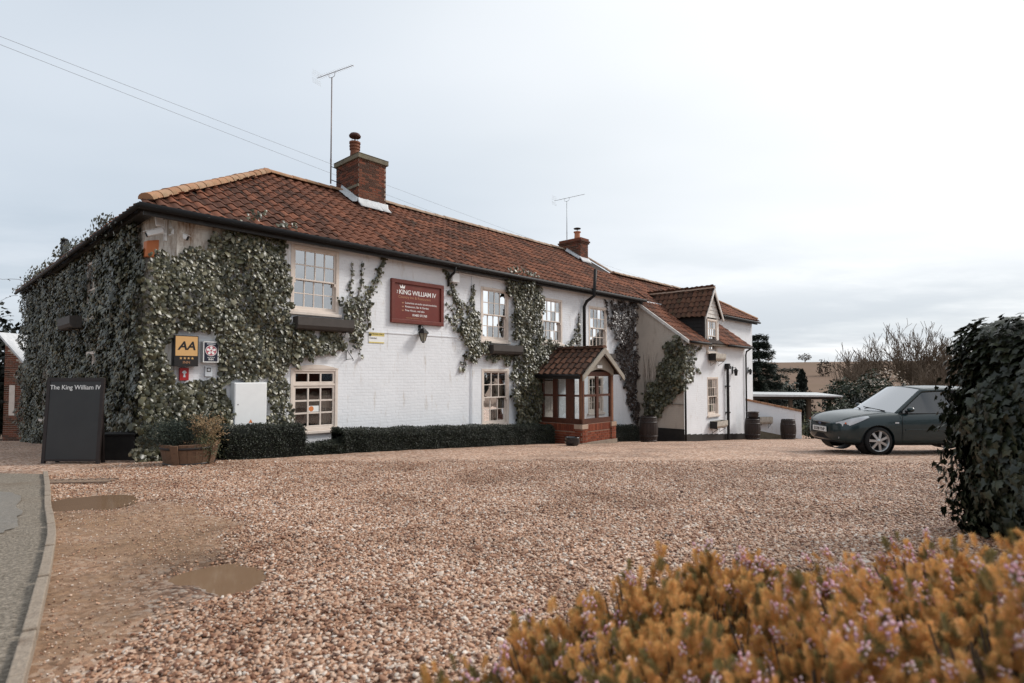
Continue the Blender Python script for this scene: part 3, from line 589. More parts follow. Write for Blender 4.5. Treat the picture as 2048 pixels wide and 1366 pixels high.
# string of windows
sash_window(inn, *OPEN['U1'], 4, 2, 2, curtain=[(.62, 1.0, 'curtain')])
w1 = None
def casement(parent):
    x0, x1, z0, z1 = OPEN['L1']; m = MT['cream']; f = MB(); y = 0
    f.box(x0, x0+.07, -.012, .12, z0, z1); f.box(x1-.07, x1, -.012, .12, z0, z1); f.box(x0+.07, x1-.07, -.012, .12, z1-.06, z1); f.box(x0+.07, x1-.07, -.012, .12, z0, z0+.06); tz = z0+.98
    f.box(x0+.07, x1-.07, -.006, .11, tz, tz+.045)
    w = f.build('window', m, parent, bevel=.006)
    n = 16; arc = [(x0-.01+(x1-x0+.02)*i/n, z1+.005+.085*math.sin(math.pi*i/n)) for i in range(n+1)]
    MB().prism([(x0-.01, z1-.006)]+arc+[(x1+.01, z1-.006)], -.022, .03).build('arched_head', m, w)
    MB().box(x0-.04, x1+.06, -.08, .02, z0-.07, z0-.003).build('sill', m, w, bevel=.01)
    def light(za, zb, rows):
        g = MB(); st = .05; gx0, gx1 = x0+.07, x1-.07
        g.box(gx0, gx0+st, .01, .06, za, zb); g.box(gx1-st, gx1, .01, .06, za, zb); g.box(gx0+st, gx1-st, .01, .06, za, za+st); g.box(gx0+st, gx1-st, .01, .06, zb-st, zb)
        gx0 += st; gx1 -= st; za += st; zb -= st
        for i in (1, 2): x = gx0+(gx1-gx0)*i/3; g.box(x-.018, x+.018, .014, .054, za, zb)
        for j in range(1, rows):
            z = za+(zb-za)*j/rows
            for i in range(3): g.box(gx0+(gx1-gx0)*i/3+(.018 if i else 0), gx0+(gx1-gx0)*(i+1)/3-(.018 if i < 2 else 0), .016, .052, z-.018, z+.018)
        g.build('casement', m, w, bevel=.004)
        for i in range(3):
            for j in range(rows):
                pane(((gx0+(gx1-gx0)*i/3, .035, za+(zb-za)*j/rows), (gx0+(gx1-gx0)*(i+1)/3, .035, za+(zb-za)*j/rows), (gx0+(gx1-gx0)*(i+1)/3, .035, za+(zb-za)*(j+1)/rows), (gx0+(gx1-gx0)*i/3, .035, za+(zb-za)*(j+1)/rows)), w, MT['glass_dark'])
    light(tz+.045, z1-.06, 1); light(z0+.06, tz, 3)
    st = MB().box(3.02, 3.26, .028, .0295, .29, .42).build('sticker', MT['sign_white'], w)
    n = 20; MB().add([(3.075, .027, .355)]+[(3.075+.058*math.cos(6.2832*i/n), .027, .355+.058*math.sin(6.2832*i/n)) for i in range(n)], [(0, 1+i, 1+(i+1) % n) for i in range(n)]).build('sticker_disc', MT['orange'], w)
    c = MB(); c.grid([(3.42+.2*i/20, .2+.02*math.sin(i*1.2), z) for i in range(21) for z in (z0, .75)], 21, 2); c.build('curtain', MT['curtain'], w, smooth=True)
MT['glass_dark'] = glass_mat('lower window glass', .09)
MT['sign_white'] = mat('white sign face', (.78, .78, .76), rough=.4)
MT['orange'] = mat('orange print', (.62, .20, .06), rough=.5)
casement(inn)
sash_window(inn, *OPEN['U2'], 4, 2, 2, curtain=[(.74, 1.0, 'curtain'), (0, .10, 'net')])
sash_window(inn, *OPEN['L2'], 3, 2, 2, glass='glass_dark', curtain=[(.72, 1.0, 'curtain')])
sash_window(inn, *OPEN['U3'], 4, 2, 2, curtain=[(.78, 1.0, 'curtain')])
sash_window(inn, *OPEN['U4'], 4, 2, 2, curtain=[(.72, 1.0, 'curtain')])
sash_window(inn, *OPEN['L3'], 4, 2, 2, glass='glass_dark', curtain=[(.0, .3, 'net')])
def side_window(y0, y1, z0, z1):                           # cream framed window on the end wall, half lost in ivy
    f = MB(); t = .07
    f.box(-.09, .02, y0, y0+t, z0, z1); f.box(-.09, .02, y1-t, y1, z0, z1); f.box(-.09, .02, y0+t, y1-t, z1-t, z1); f.box(-.09, .02, y0+t, y1-t, z0, z0+t); f.box(-.07, .0, (y0+y1)/2-.025, (y0+y1)/2+.025, z0+t, z1-t)
    f.box(-.07, 0, y0+t, (y0+y1)/2-.025, (z0+z1)/2-.02, (z0+z1)/2+.02); f.box(-.07, 0, (y0+y1)/2+.025, y1-t, (z0+z1)/2-.02, (z0+z1)/2+.02)
    w = f.build('window', MT['cream'], inn, bevel=.006); MB().box(-.16, .0, y0-.05, y1+.05, z0-.07, z0-.004).build('sill', MT['cream'], w)
    for i in (0, 1):
        for j in (0, 1):
            ya, yb = (y0+t, (y0+y1)/2) if i == 0 else ((y0+y1)/2, y1-t); za, zb = (z0+t, (z0+z1)/2) if j == 0 else ((z0+z1)/2, z1-t)
            pane(((-.03, yb, za), (-.03, ya, za), (-.03, ya, zb), (-.03, yb, zb)), w, MT['glass_dark'])
side_window(4.0, 5.1, 2.45, 3.8); side_window(3.9, 5.0, .2, 1.65); side_window(9.9, 11.0, -.25, 1.4)
# front door behind the porch glass
d = MB().box(11.04, 11.81, .05, .10, -1.1, .91).build('door', MT['cream'], inn, bevel=.006)
MB().box(11.12, 11.73, .038, .049, -.95, -.15).box(11.12, 11.40, .038, .049, -.05, .8).box(11.46, 11.73, .038, .049, -.05, .8).build('door_panel', MT['cream'], d, bevel=.008)
MB().tube([(11.7, .02, -.05), (11.6, .02, -.05)], .012).build('door_handle', MT['gutter'], d)

# main roof
roofF = MB().quad((-.3, -.3, 4.10), (16.85, -.3, 4.10), (16.85, 1.9, 5.50), (1.9, 1.9, 5.51)).quad((22.75, -.3, 4.10), (29.5, -.3, 4.10), (27.3, 1.9, 5.50), (22.75, 1.9, 5.50)).quad((1.9, 1.9, 5.51), (18.0, 1.9, 5.51), (18.0, 3.6, 6.59), (3.6, 3.6, 6.59)).build('roof', MT['deck'], inn)
sl = Vector((0, 3.9, 2.488)); SL = sl.length; VV = sl.normalized()
cells = []
for r in range(int(SL/GAUGE)+1):
    b = r*GAUGE - .06; yy_ = -.3 + (b+GAUGE*.5)*VV.y
    top = 3.62
    for k in range(-2, 123):
        a = k*TILE_W; x = -.3 + a + TILE_W/2
        if x < yy_ - .10 or x > 29.5-(yy_+.3): continue
        if yy_ > top: continue
        if x > 18.0 and yy_ > 1.92: continue
        if 16.85 < x < 22.75: continue
        if 5.9 < x < 6.78 and yy_ > 2.72: continue
        if 16.72 < x < 17.2 and yy_ > 2.75: continue
        cells.append((a, b))
slope_tiles(roofF, (-.3, -.3, 4.115), (1, 0, 0), VV, cells, 300, MT['tile'])
# end slope over the left wall, hip on the right, back slopes
cl = []
for r in range(int(SL/GAUGE)+1):
    b = r*GAUGE-.06; xx = -.3+(b+GAUGE*.5)*VV.y
    for k in range(0, 64):
        a = k*TILE_W; y = 15.2-a-TILE_W/2
        if y > xx-.05: cl.append((a, b))
sl2 = Vector((3.9, 0, 2.488)).normalized()
slope_tiles(roofF, (-.3, 15.2, 4.115), (0, -1, 0), sl2, cl, 0, MT['tile'])
MB().quad((-.3, 15.2, 4.10), (-.3, -.3, 4.10), (3.6, 3.6, 6.59), (3.6, 15.2, 6.59)).quad((3.6, 15.2, 6.59), (3.6, 3.6, 6.59), (7.5, 7.5, 4.1), (7.5, 15.2, 4.1)).quad((18, 3.6, 6.59), (3.6, 3.6, 6.59), (7.5, 7.5, 4.1), (18, 7.5, 4.1)).quad((27.3, 1.9, 5.51), (18, 1.9, 5.51), (18, 4.1, 4.1), (29.5, 4.1, 4.1)).quad((29.5, -.3, 4.10), (29.5, 4.1, 4.1), (27.3, 1.9, 5.51), (27.3, 1.9, 5.51)).build('rear_slope', MT['tile2'], roofF)
MB().add([(18.02, 0.2, 4.3), (18.02, 3.6, 6.57), (18.02, 7.2, 4.2), (18.02, 4, 4.1)], [(0, 1, 2, 3)]).build('gable_end', MT['brick'], inn)
ridge_tiles(roofF, (-.22, -.22, 4.22), (3.55, 3.55, 6.62), MT['ridge'], r=.13, step=.34)
ridge_tiles(roofF, (3.5, 3.6, 6.62), (5.86, 3.6, 6.62), MT['ridge'], r=.13); ridge_tiles(roofF, (6.85, 3.6, 6.62), (16.7, 3.6, 6.62), MT['ridge_pale'], r=.13); ridge_tiles(roofF, (17.22, 3.6, 6.62), (18.05, 3.6, 6.62), MT['ridge_pale'], r=.13)
ridge_tiles(roofF, (18.05, 1.9, 5.55), (27.3, 1.9, 5.55), MT['ridge_pale'], r=.12); ridge_tiles(roofF, (29.4, -.2, 4.2), (27.3, 1.9, 5.55), MT['ridge'], r=.12)
ridge_tiles(roofF, (18.02, 1.9, 5.56), (18.02, 3.6, 6.64), MT['ridge_pale'], r=.09, step=.33)
# fascia, gutter
MB().box(-.26, 16.9, -.26, -.20, 3.93, 4.09).box(-.26, -.20, -.20, 15.1, 4.0, 4.09).box(22.8, 29.4, -.24, -.18, 3.9, 4.08).box(-.2, 16.85, -.20, -.004, 4.04, 4.075).box(-.2, -.004, 0, 15.1, 4.04, 4.075).build('fascia', MT['black_paint'], inn)
def half_gutter(path, r=.062):
    mb = MB(); mb.tube(path, r, 10); return mb.build('gutter', MT['gutter'], inn, smooth=True)
half_gutter([(-.36, -.36, 4.06), (16.95, -.36, 4.03)]); half_gutter([(-.36, -.36, 4.06), (-.36, 15.2, 4.03)], .045)
half_gutter([(22.8, -.34, 4.03), (29.5, -.34, 4.0)], .055)
# chimneys
def brick_cells(W, H, course=.075, bl=.225, off=0):
    out = []
    for r in range(int(H/course)):
        x = -(bl/2 if r % 2 else 0)
        while x < W-.02:
            a, b = max(x, 0), min(x+bl, W)
            if b-a > .05: out.append((a+.007, b-.007, r*course+.007, (r+1)*course-.007))
            x += bl
    return out
BRICK_ME = {}
def brick_obj(L, H, D, material):
    key = (round(L, 3), round(H, 3), round(D, 3), material.name)
    if key not in BRICK_ME:
        me = MB().box(0, L, -D, 0, 0, H).mesh('brick'); me.materials.append(material); BRICK_ME[key] = me
    return BRICK_ME[key]
def bricks_on(parent, face, W, H, z0, material, single=True, proud=.008, skip=None):
    """face: (x, y, rz) lower left corner of a vertical face and its heading; bricks stand proud of the mortar core"""
    x, y, rz = face; c, s = math.cos(rz), math.sin(rz); allb = MB()
    for a, b, za, zb in brick_cells(W, H):
        if skip and skip(a, b, za, zb): continue
        if single:
            o = link('brick', brick_obj(b-a, zb-za, .02, material), None, parent); pr = R.uniform(-.003, .004)+proud-.02
            o.location = (x+c*a+s*pr*-1*-1, y+s*a-c*(pr), z0+za); o.rotation_euler = (0, 0, rz)
            o.location = (x+c*a + s*(proud-.02+R.uniform(-.002, .003)), y+s*a - c*(proud-.02+R.uniform(-.002, .003)), z0+za)
        else:
            vs = [(a, -proud, za), (b, -proud, za), (b, .01, za), (a, .01, za), (a, -proud, zb), (b, -proud, zb), (b, .01, zb), (a, .01, zb)]
            allb.add([(x+c*p-s*q, y+s*p+c*q, z0+t) for p, q, t in vs], [(0,3,2,1),(4,5,6,7),(0,1,5,4),(1,2,6,5),(2,3,7,6),(3,0,4,7)])
    if not single: allb.build('bricks', material, parent)['kind'] = 'stuff'
def chimney(x0, x1, y0, y1, zb, zt, single, cap_mat, pot):
    ch = MB().box(x0+.006, x1-.006, y0+.006, y1-.006, zb-.6, zt).build('chimney', MT['mortar'], inn)
    bricks_on(ch, (x0, y0, 0), x1-x0, zt-zb+.3, zb-.3, MT['brick'], single); bricks_on(ch, (x0, y1, -math.pi/2), y1-y0, zt-zb+.15, zb-.15, MT['brick'], single)
    bricks_on(ch, (x1, y0, math.pi/2), y1-y0, zt-zb+.3, zb-.3, MT['brick'], False); bricks_on(ch, (x1, y1, math.pi), x1-x0, zt-zb+.15, zb-.15, MT['brick'], False)
    return ch
ch1 = chimney(5.88, 6.82, 2.72, 3.98, 6.1, 7.46, True, None, None)
n = 9; capb = MB(); 
P = [(5.82, 2.66), (6.88, 2.66), (6.88, 4.04), (5.82, 4.04)]
capb.box(5.82, 6.88, 2.66, 4.04, 7.46, 7.60); capb.add([(5.80, 2.64, 7.60), (6.90, 2.64, 7.60), (6.90, 4.06, 7.60), (5.80, 4.06, 7.60), (5.98, 2.85, 7.70), (6.72, 2.85, 7.70), (6.72, 3.85, 7.70), (5.98, 3.85, 7.70)], [(0,3,2,1),(4,5,6,7),(0,1,5,4),(1,2,6,5),(2,3,7,6),(3,0,4,7)])
capb.build('stone_cap', MT['stone'], ch1, bevel=.015)
MB().box(5.85, 5.879, 2.70, 4.0, 6.62, 6.70).build('drip_course', MT['stone'], ch1)
pt = MB().lathe([(.17, 7.66), (.15, 7.72), (.135, 7.98), (.16, 8.0), (.16, 8.04), (.14, 8.05), (.14, 8.08), (.165, 8.09), (.165, 8.13), (.14, 8.14), (.14, 8.18), (.17, 8.19), (.17, 8.24), (.12, 8.24)], (6.22, 3.5, 0), 18).build('chimney_pot', MT['pot'], ch1, smooth=False)
MB().lathe([(.02, 8.42), (.17, 8.40), (.18, 8.44), (.14, 8.50), (.0, 8.53)], (6.22, 3.5, 0), 18).tube([(6.22, 3.5, 8.2), (6.22, 3.5, 8.45)], .02).tube([(6.12, 3.5, 8.2), (6.12, 3.5, 8.42)], .008).tube([(6.32, 3.5, 8.2), (6.32, 3.5, 8.42)], .008).build('cowl', MT['rust'], pt)
fl = MB(); nn = 22                                       # lumpy flashing where the stack meets the tiles
for side in range(2):
    pts = []
    for i in range(nn+1):
        t = i/nn
        if side == 0: x, y = 5.84+1.04*t, 2.70
        else: x, y = 5.86, 2.70+.92*t
        zr = 4.16+(y+.3)*.638
        o1 = .14+.05*mnoise.noise((t*9, side, 1)); 
        if side == 0: pts += [(x, y+.0, zr+.20+.02*mnoise.noise((t*14, 5, side))), (x, y-.03, zr+.07), (x+(.04*math.sin(i)), y-.06-o1, 4.17+(y-.06-o1+.3)*.638+.03)]
        else: pts += [(x+.0, y, zr+.20+.02*mnoise.noise((t*14, 5, side))), (x-.03, y, zr+.08), (x-.05-o1, y, zr+.045)]
    fl.grid(pts, nn+1, 3)
fl.build('flashing', MT['lead'], ch1, smooth=True, solid=.012)
ch2 = chimney(16.70, 17.24, 2.62, 3.75, 6.1, 6.86, False, None, None)
MB().box(16.66, 17.28, 2.58, 3.79, 6.80, 6.86).box(16.63, 17.31, 2.55, 3.82, 6.865, 6.93).box(16.67, 17.27, 2.59, 3.78, 6.935, 7.03).build('corbel', MT['brick'], ch2)
pt2 = MB().lathe([(.15, 7.0), (.13, 7.05), (.12, 7.32), (.16, 7.34), (.16, 7.38), (.1, 7.38)], (16.97, 3.0, 0), 16).build('chimney_pot', MT['pot_orange'], ch2)
MB().lathe([(.02, 7.52), (.15, 7.50), (.16, 7.53), (.0, 7.58)], (16.97, 3.0, 0), 16).tube([(16.97, 3, 7.35), (16.97, 3, 7.52)], .015).build('cowl', MT['gutter'], pt2)
fl = MB(); pts = []
for i in range(13):
    t = i/12; y = 2.60+.75*t; pts += [(16.69, y, 4.16+(y+.3)*.638+.17), (16.55-.05*mnoise.noise((t*9, 2, 1)), y, 4.16+(y+.3)*.638+.04)]
fl.grid(pts, 13, 2); pts = []
for i in range(9):
    t = i/8; x = 16.6+.68*t; pts += [(x, 2.60, 6.18), (x, 2.45, 5.95)]
fl.grid(pts, 9, 2); fl.build('flashing', MT['lead'], ch2, smooth=True, solid=.012)
# soil pipe, downpipes on the main front
MB().tube([(13.15, -.10, 1.85), (13.15, -.10, 3.50), (13.22, -.16, 3.68), (13.30, -.42, 3.86), (13.32, -.46, 4.78)], .058, 10).build('vent_pipe', MT['gutter'], inn, smooth=True)
MB().tube([(6.95, -.36, 4.0), (6.95, -.30, 3.85), (6.95, -.06, 3.72), (6.95, -.06, 3.5)], .034, 8).build('downpipe', MT['gutter'], inn, smooth=True)
MB().tube([(7.86, -.03, 3.9), (7.86, -.03, -.5)], .016, 6).tube([(7.35, -.03, 3.93), (9.9, -.03, 3.90)], .018, 6).build('cable_conduit', MT['white'], inn)
MB().tube([(-.15, 7.7, 4.2), (-.15, 7.7, 4.75)], .075, 10).lathe([(.085, 4.75), (.085, 4.82), (.0, 4.84)], (-.15, 7.7, 0), 12).build('boiler_flue', MT['gutter'], inn, smooth=True)

def rebase(root, x, y, z):                                # children were built in the inn frame; put the root at the thing's foot
    root.location = LW(x, y, z); root.rotation_euler = (0, 0, TH)
    for c in root.children: c.matrix_parent_inverse = Matrix.Translation((-x, -y, -z))
# ---------------------------------------------------------------- wing with the dormer
wing = thing('wing', 'low white wing with catslide roof and tall timber dormer', 'building')
FW = -2.0
wo = [(18.82, 19.86, -.52, 1.02), (18.78, 19.72, 2.10, 2.45)]
wall_panel(16.8, 22.8, -2.6, 2.45, wo, y=FW).build('wall', MT['white'], wing)
MB().add([(16.8, 0, -2.4), (16.8, FW, -2.4), (16.8, FW, 2.45), (16.8, 0, 3.95)], [(0, 1, 2, 3)]).build('wall', MT['beige'], wing)['label'] = 'beige weathered side wall'
MB().add([(22.8, FW, -2.6), (22.8, 0, -2.6), (22.8, 0, 3.95), (22.8, FW, 2.45)], [(0, 1, 2, 3)]).build('wall', MT['white'], wing)
MB().quad((16.9, -1.2, -2.5), (22.7, -1.2, -2.5), (22.7, -1.2, 2.9), (16.9, -1.2, 2.9)).build('room_shade', MT['room'], wing)  # dark sheet painting the unlit inside of the wing
pl = MB()
for i in range(12):
    xa, xb = 16.79+6.02*i/12, 16.79+6.02*(i+1)/12; za = -1.12-.035*i; pl.box(xa+.001, xb-.001, FW-.015-.0006*(i % 2), FW-.002, -2.5, za-.002)
pl.box(16.785, 16.798, FW-.01, 0, -2.4, -.92); pl.build('plinth', MT['black_paint'], wing)
sash_window(wing, *wo[0], 4, 2, 2, y=FW, glass='glass_dark', curtain=[(0, .35, 'net')])
# catslide roof
wroof = MB().quad((16.78, -2.26, 2.36), (22.82, -2.26, 2.36), (22.82, 1.9, 5.46), (16.78, 1.9, 5.46)).build('roof', MT['deck'], wing)
wsl = Vector((0, 4.16, 3.10)); WL = wsl.length; WV = wsl.normalized(); cells = []
for r in range(int(WL/GAUGE)+1):
    b = r*GAUGE-.05; y_ = -2.26+(b+.15)*WV.y
    if y_ > 1.86: continue
    for k in range(25):
        a = k*TILE_W; x = 16.80+a+.12
        if x > 22.8: continue
        half = max(0.0, min(.80, (4.62-(2.36+(y_+2.26)*.745))/1.42))
        if 19.25-half-.02 < x < 19.25+half+.02 and y_ < .75: continue
        cells.append((a, b))
slope_tiles(wroof, (16.80, -2.26, 2.375), (1, 0, 0), WV, cells, 0, MT['tile'])
MB().box(16.74, 16.80, -2.2, .3, 0, .0).add([(16.73, -2.24, 2.27), (16.73, .35, 4.20), (16.73, .35, 4.33), (16.73, -2.24, 2.40), (16.80, -2.24, 2.27), (16.80, .35, 4.20), (16.80, .35, 4.33), (16.80, -2.24, 2.40)], [(0,1,2,3),(7,6,5,4),(0,4,5,1),(3,2,6,7),(0,3,7,4),(1,5,6,2)]).build('bargeboard', MT['white_timber'], wing)
MB().box(16.8, 22.8, -2.20, -2.002, 2.27, 2.34).build('soffit', MT['grey_timber'], wing)
MB().tube([(16.8, -2.32, 2.33), (18.5, -2.32, 2.32)], .05, 8).build('gutter', MT['gutter'], wing, smooth=True); MB().tube([(20.2, -2.32, 2.32), (22.9, -2.32, 2.31)], .05, 8).build('gutter', MT['gutter'], wing, smooth=True)
MB().tube([(16.76, -2.08, .7), (16.76, -2.08, -1.5)], .04, 8).build('downpipe', MT['gutter'], wing, smooth=True)
MB().tube([(20.62, -2.10, 1.45), (20.62, -2.10, -1.75)], .062, 8).box(20.5, 20.74, -2.2, -2.02, 1.35, 1.48).box(20.53, 20.71, -2.18, -2.02, 1.48, 1.58).box(20.54, 20.70, -2.17, -2.01, -.5, -.45).box(20.54, 20.70, -2.17, -2.01, .6, .65).build('soil_pipe', MT['gutter'], wing)
MB().tube([(22.74, -2.30, 2.28), (22.74, -2.1, 2.15), (22.74, -2.07, 2.0), (22.74, -2.07, -1.7)], .036, 8).build('downpipe', MT['gutter'], wing, smooth=True)
# dormer
dm = MB(); PX, PZ, EL, ERx, EZ = 19.25, 4.60, 18.46, 20.06, 3.50
dm.add([(18.56, FW-.02, 2.2), (18.76, FW-.02, 2.2), (18.76, FW-.02, 3.42), (18.56, FW-.02, 3.56)], [(0,1,2,3)]).add([(19.74, FW-.02, 2.2), (19.96, FW-.02, 2.2), (19.96, FW-.02, 3.56), (19.74, FW-.02, 3.42)], [(0,1,2,3)])
dorm = dm.build('dormer', MT['white_timber'], wing)
for i in range(7):                                        # white weatherboards in the gable
    z = 3.42+i*.155; h = lambda zz: max(.02, (4.56-zz)*.70*.98)
    MB().add([(PX-h(z), FW-.045, z), (PX+h(z), FW-.045, z), (PX+h(z+.16), FW-.022, z+.16), (PX-h(z+.16), FW-.022, z+.16), (PX-h(z), FW-.02, z), (PX+h(z), FW-.02, z)], [(0,1,2,3),(0,4,5,1)]).build('weatherboard', MT['white_timber'], dorm)
for i in range(8):                                        # black boards on the cheek
    z = 2.40+i*.15; yb = min(-.6, -2.26+(z+.02-2.36)/.745)
    if yb < -1.95: continue
    MB().add([(18.535, yb+.15, z), (18.535, FW+.02, z), (18.555, FW+.02, z+.155), (18.555, yb+.15, z+.155), (18.56, yb+.15, z), (18.56, FW+.02, z)], [(0,1,2,3),(0,4,5,1)]).build('cheek_board', MT['black_board'], dorm)
MB().box(18.52, 18.60, FW-.06, FW+.02, 2.35, 3.55).build('corner_board', MT['black_board'], dorm)
MB().quad((19.98, FW, 2.3), (19.98, -.7, 3.5), (19.98, -.7, 3.5), (19.98, FW, 3.5)).build('cheek', MT['black_board'], dorm)
sash_window(wing, 18.78, 19.72, 2.02, 3.36, 4, 2, 2, y=FW-.05, curtain=[(.0, .45, 'net')])
dr = MB().quad((EL-.05, -2.15, EZ-.07), (PX, -2.15, PZ), (PX, .80, PZ), (EL-.05, -.6, EZ-.07)).quad((ERx+.05, -2.15, EZ-.07), (PX, -2.15, PZ), (PX, .80, PZ), (ERx+.05, -.6, EZ-.07)).build('dormer_roof', MT['deck'], wing)
DV = Vector((PX-EL+.05, 0, PZ-EZ+.07)); DL = DV.length; cells = []
g2 = .27
for r in range(int(DL/g2)+1):
    b = r*g2-.04; f = min(1, (b+.1)/DL); back = -.6+1.4*f
    if b > DL-.05: continue
    for k in range(14):
        a = k*.215
        if -2.17+a+.1 < back: cells.append((a, b))
slope_tiles(dr, (EL-.05, -2.17+0, EZ-.055), (0, 1, 0), DV, [(-a-.215, b) for a, b in []], 0, MT['tile2'])
# the left slope runs with its eave along -y so the tiles face outwards
cellsL = [(2.95-a-.215, b) for a, b in cells]
slope_tiles(dr, (EL-.05, -2.17+2.95, EZ-.055), (0, -1, 0), DV, cellsL, 0, MT['tile2'], w=.215, gauge=g2)
DV2 = Vector((PX-ERx-.05, 0, PZ-EZ+.07)); slope_tiles(dr, (ERx+.05, -2.17, EZ-.055), (0, 1, 0), DV2, cells, 0, MT['tile2'], w=.215, gauge=g2)
ridge_tiles(dr, (PX, -2.17, PZ+.0), (PX, .8, PZ+.0), MT['ridge_pale'], r=.09, step=.4)
for sx in (-1, 1):
    ex = EL-.05 if sx < 0 else ERx+.05
    MB().add([(PX, -2.19, PZ+.03), (ex, -2.19, EZ-.10), (ex, -2.19, EZ-.22), (PX, -2.19, PZ-.14), (PX, -2.15, PZ+.03), (ex, -2.15, EZ-.10), (ex, -2.15, EZ-.22), (PX, -2.15, PZ-.14)], [(0,1,2,3),(7,6,5,4),(0,4,5,1),(3,2,6,7),(1,5,6,2)]).build('bargeboard', MT['white_timber'], dorm)
rebase(wing, 19.8, -1.0, gz(23.5))

# ---------------------------------------------------------------- entrance porch
porch = thing('porch', 'brick and timber entrance porch with tiled gable roof', 'porch')
PF, PL, PR = -1.75, 10.72, 12.55; zb0, zc = -1.30, -.38
def brick_pier(x0, x1, y0, y1):
    p = MB().box(x0+.006, x1-.006, y0+.006, y1-.006, zb0, zc).build('pillar', MT['mortar_red'], porch)
    bricks_on(p, (x0, y0, 0), x1-x0, zc-zb0-.08, zb0, MT['brick_red'], True); bricks_on(p, (x0, y1, -math.pi/2), y1-y0, zc-zb0-.08, zb0, MT['brick_red'], True); bricks_on(p, (x1, y0, math.pi/2), y1-y0, zc-zb0-.08, zb0, MT['brick_red'], False)
    MB().box(x0-.02, x1+.02, y0-.02, y1+.02, zc-.14, zc).build('cap', MT['ridge_pale'], p, bevel=.01)
brick_pier(PL, PL+.27, PF, PF+.27); brick_pier(PR-.25, PR, PF, PF+.27)
def dwarf(face, W, inner):
    x, y, rz = face; p = MB(); c, s = math.cos(rz), math.sin(rz)
    def q(a, d, z): return (x+c*a-s*d, y+s*a+c*d, z)
    p.add([q(0, .006, zb0), q(W, .006, zb0), q(W, .10, zb0), q(0, .10, zb0), q(0, .006, zc), q(W, .006, zc), q(W, .10, zc), q(0, .10, zc)], [(0,3,2,1),(4,5,6,7),(0,1,5,4),(1,2,6,5),(2,3,7,6),(3,0,4,7)])
    b = p.build('dwarf_wall', MT['mortar_red'], porch)
    bricks_on(b, face, W, zc-.22-zb0, zb0, MT['brick_red'], inner)
    n = int(W/.075)                                       # soldier course
    for i in range(n):
        o = link('brick', brick_obj(.064, .205, .02, MT['brick_red']), None, b); o.location = (x+c*(i*W/n+.004)-s*.010, y+s*(i*W/n+.004)+c*.010, zc-.215); o.rotation_euler = (0, 0, rz)
dwarf((PL+.02, -.004, -math.pi/2), 1.47, True); dwarf((PL+.27, PF+.04, 0), PR-PL-.52, True); dwarf((PR-.02, PF+.27, math.pi/2), 1.47, False)
MB().box(PL-.03, PR+.03, PF-.03, PF+.14, -1.20, gz(16.5)-.02).build('step', MT['kerb'], porch)
for x in (PL+.06, PR-.17):
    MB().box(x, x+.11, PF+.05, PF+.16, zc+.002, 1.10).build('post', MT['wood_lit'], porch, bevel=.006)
# side glazing
fr = MB(); xs = PL+.07
for ya, yb in ((-.02, -.20), (-.58, -.74), (-1.09, -1.38), (-1.62, -1.70)): fr.box(xs, xs+.07, yb, ya, zc+.16, 1.06)
fr.box(xs-.01, xs+.08, -1.70, -.02, zc+.002, zc+.157).box(xs, xs+.07, -1.70, -.02, 1.062, 1.16)
sf = fr.build('side_frame', MT['wood'], porch)
for ya, yb in ((-.20, -.58), (-.74, -1.09), (-1.38, -1.62)):
    MB().box(xs+.005, xs+.06, yb, ya, .44, .50).build('rail', MT['wood'], sf)
    for za, zb in ((zc+.16, .44), (.50, 1.06)): pane(((xs+.035, ya, za), (xs+.035, yb, za), (xs+.035, yb, zb), (xs+.035, ya, zb)), sf, MT['glass_clear'])
ff = MB(); yf = PF+.07; a0, a1 = PL+.17, PR-.17; mx_ = (a0+a1)/2
ff.box(a0, a0+.05, yf, yf+.07, zc+.16, 1.06).box(a1-.05, a1, yf, yf+.07, zc+.16, 1.06).box(mx_-.06, mx_+.06, yf, yf+.07, zc+.16, 1.06).box(a0, a1, yf-.01, yf+.08, zc+.002, zc+.157).box(a0, a1, yf, yf+.07, 1.062, 1.20)
ffo = ff.build('front_frame', MT['wood'], porch)
for xa, xb in ((a0+.05, mx_-.06), (mx_+.06, a1-.05)):
    MB().box(xa, xb, yf+.005, yf+.06, .44, .51).build('rail', MT['wood'], ffo)
    for za, zb in ((zc+.16, .44), (.51, 1.06)): pane(((xa, yf+.035, za), (xb, yf+.035, za), (xb, yf+.035, zb), (xa, yf+.035, zb)), ffo, MT['glass_clear'])
MB().box(PR-.14, PR-.07, PF+.2, -.02, 1.06, 1.16).box(PR-.14, PR-.07, -.10, -.02, zc, 1.06).build('side_frame', MT['wood'], porch)
# roof
ex0, ex1, rx, rz_, ez = PL-.26, PR+.16, (PL+PR)/2-.03, 1.93, 1.14
pr = MB().quad((ex0, 0, ez-.03), (ex0, -1.93, ez-.03), (rx, -1.93, rz_-.03), (rx, 0, rz_-.03)).quad((ex1, -1.93, ez-.03), (ex1, 0, ez-.03), (rx, 0, rz_-.03), (rx, -1.93, rz_-.03)).build('roof', MT['deck'], porch, solid=.02)
for O, U, V in (((ex0, 0, ez-.01), (0, -1, 0), (rx-ex0, 0, rz_-ez)), ((ex1, -1.95, ez-.01), (0, 1, 0), (rx-ex1, 0, rz_-ez))):
    VL = Vector(V).length; g = VL/4.6; slope_tiles(pr, O, U, V, [(k*.242, r*g-.03) for r in range(5) for k in range(8)], 200, MT['tile2'], w=.242, gauge=g)
ridge_tiles(pr, (rx, -1.97, rz_+.0), (rx, 0, rz_+.0), MT['tile2'], r=.10, step=.4)
MB().tube([(ex0-.03, -1.85, ez-.06), (ex0-.03, 0, ez-.06)], .05, 8).build('gutter', MT['gutter'], porch, smooth=True)
